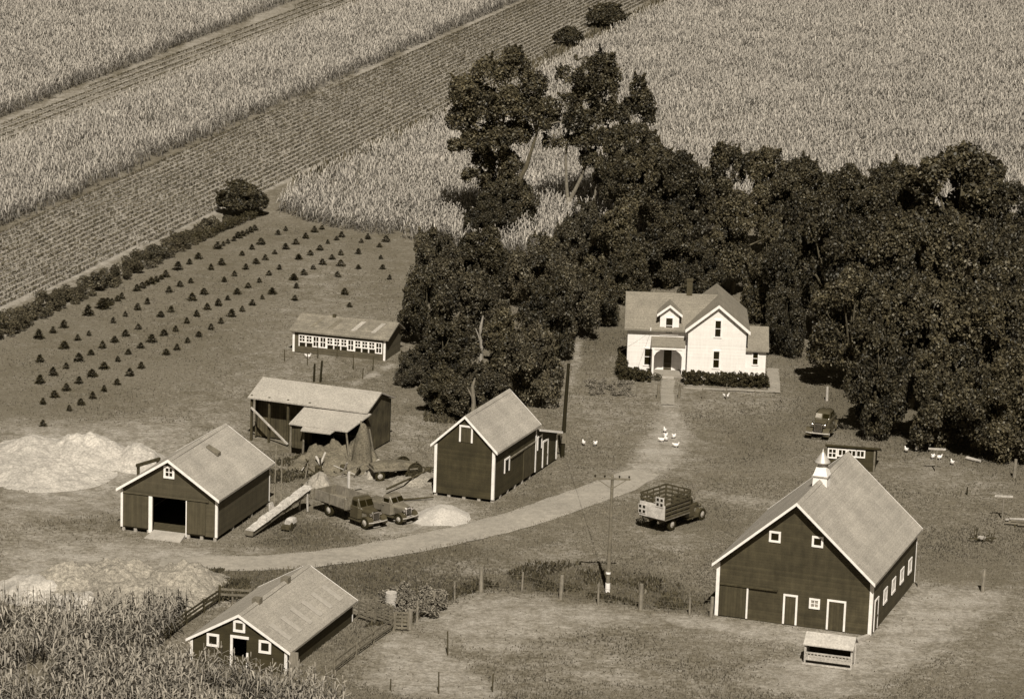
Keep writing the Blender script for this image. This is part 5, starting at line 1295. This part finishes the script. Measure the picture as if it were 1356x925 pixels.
landmark('tallest broad tree, left of the pair rising above the grove against the cornfield', (684, 308),
    [(612, 130, 24, .9), (640, 105, 22, .9), (668, 95, 24, .9), (674, 82, 12, 1), (700, 115, 20, .9), (605, 165, 20, .9), (635, 150, 26, .9), (665, 140, 26, .9), (695, 150, 22, .9), (625, 190, 18, .9), (650, 185, 24, .9), (680, 180, 20, .9), (640, 215, 18, .9), (662, 220, 22, .9), (648, 246, 18, .9), (670, 252, 17, .9), (620, 236, 11, .9), (712, 140, 14, 1), (600, 200, 10, 1), (655, 275, 17, .8)],
    [((684, 308), (676, 270), (664, 225), (660, 180)), ((674, 262), (694, 222), (706, 180))], 61, 'bark', .34)
landmark('tall upswept tree with a pale trunk, right of the tallest broad tree', (754, 288),
    [(742, 108, 12, 1.6), (765, 102, 13, 1.6), (788, 97, 15, 1.5), (800, 90, 9, 1.7), (809, 102, 9, 1.5), (770, 130, 18, 1.2), (795, 125, 18, 1.2), (745, 140, 14, 1.2), (760, 160, 18, 1.1), (785, 155, 18, 1.1), (730, 165, 12, 1.1), (810, 150, 14, 1.1), (770, 185, 15, 1), (795, 185, 14, 1), (745, 190, 11, 1), (725, 192, 10, 1), (778, 212, 13, 1), (728, 148, 10, 1.2), (716, 170, 9, 1)],
    [((754, 288), (749, 250), (746, 210), (750, 165)), ((752, 270), (768, 235), (780, 190), (788, 140))], 62, 'pale_bark', .24)
landmark('pale trunked tree leaning right beside the tall upswept one', (786, 284),
    [(838, 120, 11, 1.5), (846, 136, 14, 1.2), (830, 146, 13, 1.1), (852, 156, 12, 1), (838, 172, 15, 1), (820, 182, 14, 1), (858, 186, 12, 1), (845, 202, 14, 1), (815, 212, 14, 1), (835, 226, 14, 1), (866, 206, 10, 1), (802, 228, 11, 1), (822, 158, 9, 1)],
    [((786, 284), (788, 250), (800, 215), (826, 185))], 63, 'pale_bark', .22)
used = set()
def tree(var, base, top, wpx, label, group, rot=None, k=[0]):
    src, H, W = VAR[var]; p = at(*base); h = height_for(p, top); w = wpx * mpp(p)
    k[0] += 1; rz = (k[0] * 1.9) if rot is None else rot
    sc = (w / W, w / W, h / H)
    if var not in used:
        used.add(var); o_ = src; o_.location = p; o_.rotation_euler = (0, 0, rz); o_.scale = sc
    else: o_ = dup(src, p, rz, sc)
    o_['label'] = label; o_['category'] = 'tree'
    if group: o_['group'] = group
G0, G1, G2 = 'trees of the grove behind the farmhouse', 'trees between the coop and the granary', 'trees of the grove right of the farmhouse'
TREES = [
 ('low1', (676, 306), 205, 78, 'dark undergrowth tree wrapping the trunk of the tallest tree', G0, None),
 ('low1', (640, 322), 262, 62, 'small dark tree at the left foot of the tallest tree', G0, None),
 ('round2', (815, 300), 158, 66, 'tree filling in right behind the leaning pale trunk', G0, None),
 ('low1', (655, 318), 240, 74, 'low dark tree under the left side of the tallest tree', G0, None),
 ('bushy', (698, 308), 262, 30, 'small dark bushy tree in the gap between the two tall trees', G0, None),
 ('low0', (770, 355), 262, 86, 'light leafy low tree below the leaning pale trunk', G0, None),
 ('round0', (858, 318), 182, 104, 'broad tree directly behind the farmhouse left roof, topmost there', G0, None),
 ('round1', (900, 335), 196, 96, 'rounded tree behind the farmhouse chimney', G0, None),
 ('round2', (952, 330), 180, 78, 'narrow topped tree behind the farmhouse peak, left of two like it', G0, None),
 ('round2', (1008, 340), 187, 84, 'narrow topped tree behind the farmhouse annex, right of two like it', G0, None),
 ('low1', (820, 372), 268, 100, 'dark low tree between the light leafy tree and the farmhouse roof', G0, None),
 ('low1', (880, 380), 272, 96, 'dark low tree close behind the farmhouse dormer', G0, None),
 ('round1', (968, 388), 250, 104, 'dark tree crowding the back of the farmhouse peak', G0, None),
 ('low1', (782, 432), 336, 84, 'lowest dark tree left of the farmhouse wall', G0, None),
 ('low1', (830, 402), 320, 76, 'dark tree just behind the farmhouse left wall', G0, None),
 ('low1', (924, 402), 318, 80, 'dark tree hidden behind the farmhouse roof peak', G0, None),
 ('low0', (572, 398), 298, 82, 'light tree at the upper left corner of the clump above the chicken house', G1, None),
 ('low1', (640, 392), 296, 100, 'spreading tree at the top middle of the clump beside the nursery', G1, None),
 ('low0', (712, 404), 306, 96, 'leafy tree at the upper right of the clump beside the nursery', G1, None),
 ('low1', (560, 455), 352, 80, 'tree overhanging the right end of the chicken house', G1, None),
 ('low0', (628, 462), 352, 104, 'tree in the centre of the clump above the dead trunk', G1, None),
 ('low1', (724, 478), 358, 92, 'tree on the right side of the clump beside the pale path', G1, None),
 ('low1', (585, 505), 420, 92, 'dark tree on the left middle of the clump right of the chicken house', G1, None),
 ('low1', (668, 505), 405, 96, 'dark tree right of the dead trunk', G1, None),
 ('low0', (706, 536), 424, 92, 'tree at the lower right of the clump by the black pole', G1, None),
 ('low0', (627, 552), 478, 96, 'tree directly behind the granary roof', G1, None),
 ('low0', (543, 510), 462, 52, 'small shrubby tree below the chicken house right corner', G1, None),
 ('low1', (588, 548), 486, 66, 'low dark shrubby tree behind the granary left eave', G1, None),
 ('low1', (1018, 425), 285, 92, 'dark tree filling the gap right of the farmhouse roof peak', G0, None),
 ('low1', (1035, 470), 372, 66, 'low dark tree nearest the right wall of the farmhouse annex', G0, None),
 ('low0', (752, 448), 345, 86, 'leafy tree between the clump by the nursery and the pale path', G1, None),
 ('round0', (1060, 350), 200, 92, 'rounded tree at the upper left of the right hand grove', G2, None),
 ('round1', (1116, 355), 214, 92, 'second rounded tree from the left along the top of the right hand grove', G2, None),
 ('round0', (1182, 360), 208, 104, 'third tree from the left along the top of the right hand grove', G2, None),
 ('round1', (1266, 385), 184, 172, 'large domed tree crowning the top of the right hand grove', G2, None),
 ('round2', (1330, 400), 232, 82, 'pointed tree at the far right top of the grove', G2, None),
 ('round0', (1046, 440), 292, 84, 'dark tree just right of the farmhouse annex', G2, None),
 ('round1', (1098, 455), 262, 112, 'large dark tree in the left middle of the right hand grove', G2, None),
 ('round0', (1175, 452), 268, 122, 'large leafy tree in the centre of the right hand grove', G2, None),
 ('round1', (1252, 472), 276, 132, 'large leafy tree below the domed tree', G2, None),
 ('round0', (1335, 490), 290, 122, 'large tree at the right edge midway up the grove', G2, None),
 ('round1', (1122, 516), 345, 122, 'front tree whose shade falls behind the parked sedan', G2, None),
 ('round0', (1205, 540), 352, 132, 'large front tree behind the dark hut', G2, None),
 ('round1', (1292, 560), 368, 132, 'large front tree above the fallen pale board', G2, None),
 ('round0', (1366, 556), 352, 116, 'front tree cut by the right edge of the picture', G2, None),
 ('low1', (1160, 575), 425, 100, 'low dark tree overhanging the dark hut', G2, None),
 ('low1', (1240, 592), 438, 116, 'low dark tree behind the grove side clothesline post', G2, None),
 ('low1', (1330, 610), 452, 124, 'low dark tree at the lower right corner of the grove', G2, None),
 ('round1', (1440, 520), 300, 130, 'tree just beyond the right edge of the picture', G2, None),
 ('low1', (1425, 640), 470, 120, 'low tree just beyond the right edge, lowest of the grove', G2, None),
]
for a in TREES: tree(*a)
for b, top, w, lb in (((320, 284), 236, 74, 'lone dark round tree at the corner of the nursery and the striped field'), ((752, 60), 33, 44, 'dark bush on the field boundary, lower of the two at the top'), ((803, 36), 1, 60, 'larger dark bush on the field boundary at the very top')):
    tree('bushy', b, top, w, lb, None)
for b, top, lb in (((636, 486), 418, 'bare pale dead trunk standing out of the dark trees'), ((626, 548), 500, 'thin pale bare stem among leaves behind the granary roof')):
    p = at(*b); p.y -= 4.5; h = height_for(p, top); m = MB(); m.tube([(0, 0, 0), (.1, 0, h * .5), (-.05, 0, h * .8), (.15, 0, h)], [.22, .18, .15, .07], 7)
    m.tube([(.1, 0, h * .55), (-.5, 0, h * .8)], [.11, .04], 5); o_ = m.build('dead_trunk', 'dead_bark'); o_.location = p; tag(o_, lb, 'dead tree')
    if b[0] < 630: o_.data.materials[0] = MATS['pale_bark']

# ------------------------------------------------------------------ nursery seedlings
def conifer(seed):
    rng = np.random.default_rng(seed); n = 240; z = rng.uniform(.02, 1, n) ** 1.25; a = rng.uniform(0, 6.283, n); r = .48 * (1 - z) ** .8 * rng.uniform(.4, 1.05, n) + .02
    c = np.stack([r * np.cos(a), r * np.sin(a), z], 1); d = np.stack([np.cos(a), np.sin(a), rng.uniform(-.2, .5, n)], 1); s = np.stack([-np.sin(a), np.cos(a), rng.normal(0, .4, n)], 1)
    l = .14 * rng.uniform(.6, 1.3, n)[:, None]; w = l * .5
    V = np.stack([c - d * l * .5, c + s * w, c + d * l, c - s * w], 1)
    t = bpy.data.objects.new('seedling', None); COL.objects.link(t)
    raw_mesh('foliage', V.reshape(-1, 3), np.arange(4 * n).reshape(n, 4), 'needles', rng.uniform(0, 1, n), t)
    m = MB(); m.tube([(0, 0, -.05), (0, 0, .8)], [.035, .012], 5); m.build('stem', 'bark', t)
    return t
SEEDS = [conifer(s) for s in (1, 2, 3)]; su = set()
za = lambda x, y: (x * .3568, 270 + y * .3568)
zb = lambda x, y: (350 + x * .3319, 270 + y * .3319)
SROWS = [
 ('row nearest the hedgerow', za, [(145, 490, 1.4), (197, 470), (237, 450, 1.4), (328, 403, 1.5), (380, 378, 1.4), (400, 366), (415, 360), (436, 350), (452, 342), (508, 313), (528, 303), (545, 293), (562, 287), (580, 280), (598, 271), (615, 262), (660, 235, 1.2), (703, 215), (737, 195), (808, 158, 1.2), (828, 147), (845, 138), (868, 128), (884, 118), (900, 110), (916, 103), (930, 96), (945, 88)]),
 ('second row from the hedgerow', za, [(148, 575), (238, 527), (288, 497), (330, 480), (420, 432), (465, 408), (510, 383), (547, 360), (628, 318), (668, 297), (708, 283), (783, 235), (822, 218), (898, 183), (935, 160), (969, 142), (1032, 105), (1060, 90)]),
 ('third row from the hedgerow', za, [(148, 655), (197, 625), (245, 600), (293, 572), (337, 550), (380, 525), (425, 503), (466, 480), (513, 455), (597, 408), (635, 390), (713, 348), (757, 325), (832, 280), (870, 258), (912, 233), (950, 213), (985, 200), (1020, 178), (1060, 160), (1097, 142)]),
 ('fourth row from the hedgerow', za, [(160, 733), (202, 708), (246, 682), (293, 655), (342, 630), (387, 602), (437, 575), (476, 548), (523, 525), (563, 502), (608, 478), (652, 462), (693, 432), (730, 407), (769, 383), (810, 368), (845, 348), (881, 325), (921, 302), (962, 282), (998, 255), (1037, 233), (1108, 198)]),
 ('row nearest the hay shed', za, [(160, 815), (257, 757), (300, 735), (344, 712), (387, 685), (435, 660), (481, 628), (524, 600), (617, 550), (657, 532), (696, 505), (738, 482), (783, 455), (820, 433), (860, 408), (899, 390), (937, 368), (973, 345), (1012, 322), (1090, 272)]),
 ('short rows below the corn edge', zb, [(165, 127), (200, 103), (230, 92), (137, 212), (183, 195), (222, 175), (253, 150), (288, 135), (308, 122), (118, 293), (158, 273), (195, 250), (232, 232), (270, 212), (305, 195), (375, 190), (387, 145), (413, 130), (292, 280), (305, 238), (320, 350), (375, 250), (460, 163), (486, 140), (472, 250), (465, 210), (500, 290), (340, 400), (32, 350), (122, 375), (128, 325)]),
]
k = 0
for rowname, zf, pts in SROWS:
    for q in pts:
        x, y = zf(q[0], q[1]); p = at(x, y + 3); s = (.70 if len(q) < 3 else .78 * q[2]) * random.uniform(.75, 1.2) * (.9 if zf is zb else 1)
        i = k % 3; k += 1
        sc = (s * random.uniform(1.0, 1.5), s * random.uniform(1.0, 1.5), s * .9); rz = random.uniform(0, 6.28)
        if i in su: o_ = dup(SEEDS[i], p, rz, sc)
        else: su.add(i); o_ = SEEDS[i]; o_.location = p; o_.rotation_euler = (0, 0, rz); o_.scale = sc
        o_['label'] = 'small dark evergreen seedling in the nursery, ' + rowname; o_['category'] = 'seedling'; o_['group'] = 'nursery seedlings, ' + rowname

# ------------------------------------------------------------------ shrubs, hedges, weeds
def bush(name, label, cat, p, rx, ry, h, material, n, seed, leaf=.2, yaw=0, group=None):
    rng = np.random.default_rng(seed); m = max(8, int(rx * ry * 9))
    C = np.column_stack([rng.uniform(-1, 1, m) * rx, rng.uniform(-1, 1, m) * ry, np.zeros(m)]); e = np.clip(1.15 - (C[:, 0] / rx) ** 2 * .5 - (C[:, 1] / ry) ** 2 * .5, .2, 1)
    C[:, 2] = h * e * rng.uniform(.15, .95, m)
    V, F, c, i = leaf_cloud(C, np.full(m, .5 * min(1, h)), n, leaf, rng, up=.4, flat=.8); V[:, 2] = np.maximum(V[:, 2], .0)
    o_ = raw_mesh(name, V, F, material, rng.uniform(0, 1, n)); o_.location = p; o_.rotation_euler = (0, 0, -R(yaw)); return tag(o_, label, cat, group)
def hedge(label, a, b, w, h, seed, n):
    A, B = at(*a), at(*b); yw, L_ = dir_yaw(A, B); rng = np.random.default_rng(seed); m = int(L_ * 45)
    C = np.column_stack([rng.uniform(-w / 2, w / 2, m), rng.uniform(0, L_, m), rng.uniform(.05, h - .12, m)])
    V, F, c, i = leaf_cloud(C, np.full(m, .2), n, .15, rng, up=.3); V[:, 2] = np.maximum(V[:, 2], 0)
    o_ = raw_mesh('hedge', V, F, 'hedge_leaves', rng.uniform(0, 1, n)); o_.location = A; o_.rotation_euler = (0, 0, -R(yw)); tag(o_, label, 'hedge')
hedge('clipped dark hedge along the farmhouse front right of the porch', (904, 507.5), (1017, 512), 1.2, 1.2, 31, 22000)
hedge('clipped dark hedge along the farmhouse front left of the porch', (821, 502), (861, 504.5), 1.3, 1.15, 32, 9000)
hedge('dark hedge along the left side wall of the farmhouse', (822, 499), (829, 476), 1.0, 1.3, 33, 6000)
bush('flower_bed', 'pale flowering bed on the lawn left of the farmhouse walk', 'flower bed', at(806, 515), 2.3, 2.6, .55, 'dry_leaves', 6000, 41, .12)
bush('brush_pile', 'pale pile of dry brush and stalks behind the pale drum', 'brush pile', at(545, 803), 2.3, 2.4, 1.3, 'dry_leaves', 12000, 42, .17)
bush('porch_plant', 'small dark potted plant beside the porch step', 'plant', at(870.5, 503.5), .3, .3, .7, 'hedge_leaves', 220, 43, .14)
for j, (px, py, rx, h) in enumerate(((40, 422, 3.2, 2.6), (66, 408, 3.0, 2.2), (95, 396, 3.0, 2.8), (122, 384, 3.0, 2.4), (150, 372, 3.2, 2.9), (178, 358, 3.2, 2.4), (205, 344, 3.2, 2.8), (232, 330, 3.2, 2.3), (256, 318, 3.0, 1.9), (278, 306, 3.0, 1.7), (300, 296, 3.0, 1.3), (12, 438, 3.4, 2.8), (-20, 452, 3.4, 2.6))):
    pos = ['at the left edge', 'second from the left edge', 'third from the left edge', 'fourth from the left edge', 'fifth from the left edge', 'sixth from the left edge', 'seventh from the left edge', 'fifth from the lone tree', 'fourth from the lone tree', 'third from the lone tree', 'second nearest the lone tree', 'just beyond the left edge', 'farthest beyond the left edge'][j]
    bush('shrub', 'leafy shrub of the hedgerow above the nursery, ' + pos, 'shrub', at(px, py), 1.2, rx * .8, h * .66 * (.7 + .5 * (j % 2)), 'weed_leaves' if j % 3 else 'leaves_light', 4200, 50 + j, .18, 17, 'hedgerow shrubs above the nursery')
hedge('low dark clipped hedge strip running into the lone tree', (255, 322), (345, 284), 1.0, .9, 34, 5000)

# grass and weeds: only blades nobody could count
def blades(name, P, h, w, material, rng, label, cat, tone=None):
    n = len(P); a = rng.uniform(0, 6.283, n); d = np.stack([np.cos(a), np.sin(a)], 1); l = rng.normal(0, .35, (n, 2)) * h[:, None]
    V = np.zeros((n, 4, 3)); W = (w * rng.uniform(.6, 1.4, n))[:, None]
    V[:, 0, :2] = P - d * W; V[:, 1, :2] = P + d * W; V[:, 2, :2] = P + d * W * .35 + l; V[:, 3, :2] = P - d * W * .35 + l
    V[:, :2, 2] = -.04; V[:, 2:, 2] = h[:, None]
    t = rng.uniform(0, 1, n) if tone is None else tone
    return stuff(raw_mesh(name, V.reshape(-1, 3), np.arange(4 * n).reshape(n, 4), material, t), label, cat)
YARD = [(-60, 640), (42, 600), (300, 520), (385, 470), (530, 420), (640, 345), (760, 360), (1450, 420), (1450, 960), (470, 960), (440, 905), (250, 880), (215, 850), (258, 800), (-60, 820)]
ROADPOLY = [(x, y - 8) for x, y in ROADLINE] + [(x, y + 9) for x, y in ROADLINE[::-1]]
def px_points(n, poly, rng):
    pts = np.array(poly, float); lo, hi = pts.min(0), pts.max(0); Q = rng.uniform(lo, hi, (n, 2)); Q = Q[inside(Q, pts)]
    if ROADPOLY: Q = Q[~inside(Q, np.array(ROADPOLY, float))]
    d = FW * FPX + RT * (Q[:, :1] - CX) - UP * (Q[:, 1:] - CY); t = -CAMH / d[:, 2]
    return np.stack([d[:, 0] * t, d[:, 1] * t], 1)
P = np.concatenate([px_points(260000, YARD, rg), px_points(26000, [(-60, 470), (42, 430), (345, 290), (440, 306), (530, 330), (530, 420), (385, 470), (300, 520), (42, 600), (-60, 640)], rg)])
so = zone(P, SOIL); we = zone(P, WEED); nz = vnoise(P, 2.2, 31) * .6 + vnoise(P, 6, 32) * .4
keep = rg.uniform(0, 1, len(P)) > np.clip(so * 2.2, 0, .985)
P, so, we, nz = P[keep], so[keep], we[keep], nz[keep]
foot = []
for cx_, cy_, yw_, a0, a1, b0, b1 in ((-26.07, 261.34, 16.65, -3.9, 3.9, .3, 11.7), (20.74, 243.86, 18.48, -5.8, 5.8, .5, 15), (-3.59, 274.68, 20.21, -2.6, 2.6, .1, 15), (hb.x, hb.y, 19, 0, 12, -2.5, 5), (18.98, 318.82, 1.5, -6.2, -2.8, -1.2, 2), (at(1096, 881).x, at(1096, 881).y, 17, -1.7, 1.7, 0, 1.3)):
    y_ = R(yw_); dx, dy = P[:, 0] - cx_, P[:, 1] - cy_; u = dx * math.cos(y_) - dy * math.sin(y_); v = dx * math.sin(y_) + dy * math.cos(y_)
    foot.append((u > a0) & (u < a1) & (v > b0) & (v < b1))
ok = ~np.any(foot, axis=0); P, so, we, nz = P[ok], so[ok], we[ok], nz[ok]
hgt = rg.uniform(.03, .08, len(P)) * (1 + we * 1.6) * (.6 + nz)
blades('grass', P, hgt, .05, 'grass_blades', rg, 'short mown and trodden grass covering the farmyard', 'grass', np.clip(nz * .9 - we * .45 + rg.uniform(-.3, .3, len(P)) + .12, 0, 1))
# rank weeds along fences and field edges
Pw = np.concatenate([px_points(9000, [(480, 830), (545, 800), (636, 766), (700, 772), (850, 790), (945, 800), (945, 812), (850, 803), (760, 792), (640, 780), (600, 792), (545, 826)], rg), px_points(5000, [(640, 770), (700, 745), (800, 745), (900, 775), (900, 800), (760, 790)], rg),
                     px_points(4000, [(250, 752), (330, 755), (330, 790), (260, 800)], rg), px_points(3000, [(400, 560), (440, 560), (440, 600), (400, 600)], rg), px_points(2500, [(340, 615), (410, 600), (415, 640), (370, 660)], rg), px_points(2500, [(570, 500), (620, 560), (560, 560)], rg)])
keep = vnoise(Pw, 1.8, 44) > .42; Pw = Pw[keep]
blades('weeds', Pw, rg.uniform(.08, .3, len(Pw)), .09, 'weed_leaves', rg, 'rank dark weeds along the fences and rough ground', 'weeds')
Pe = px_points(42000, [(385, 240), (590, 146), (740, 64), (870, 0), (930, -22), (872, 20), (738, 84), (588, 162), (400, 250)], rg)
blades('weeds', Pe, rg.uniform(.3, .9, len(Pe)), .11, 'weed_leaves', rg, 'tall grass strip between the striped field and the large cornfield', 'weeds')
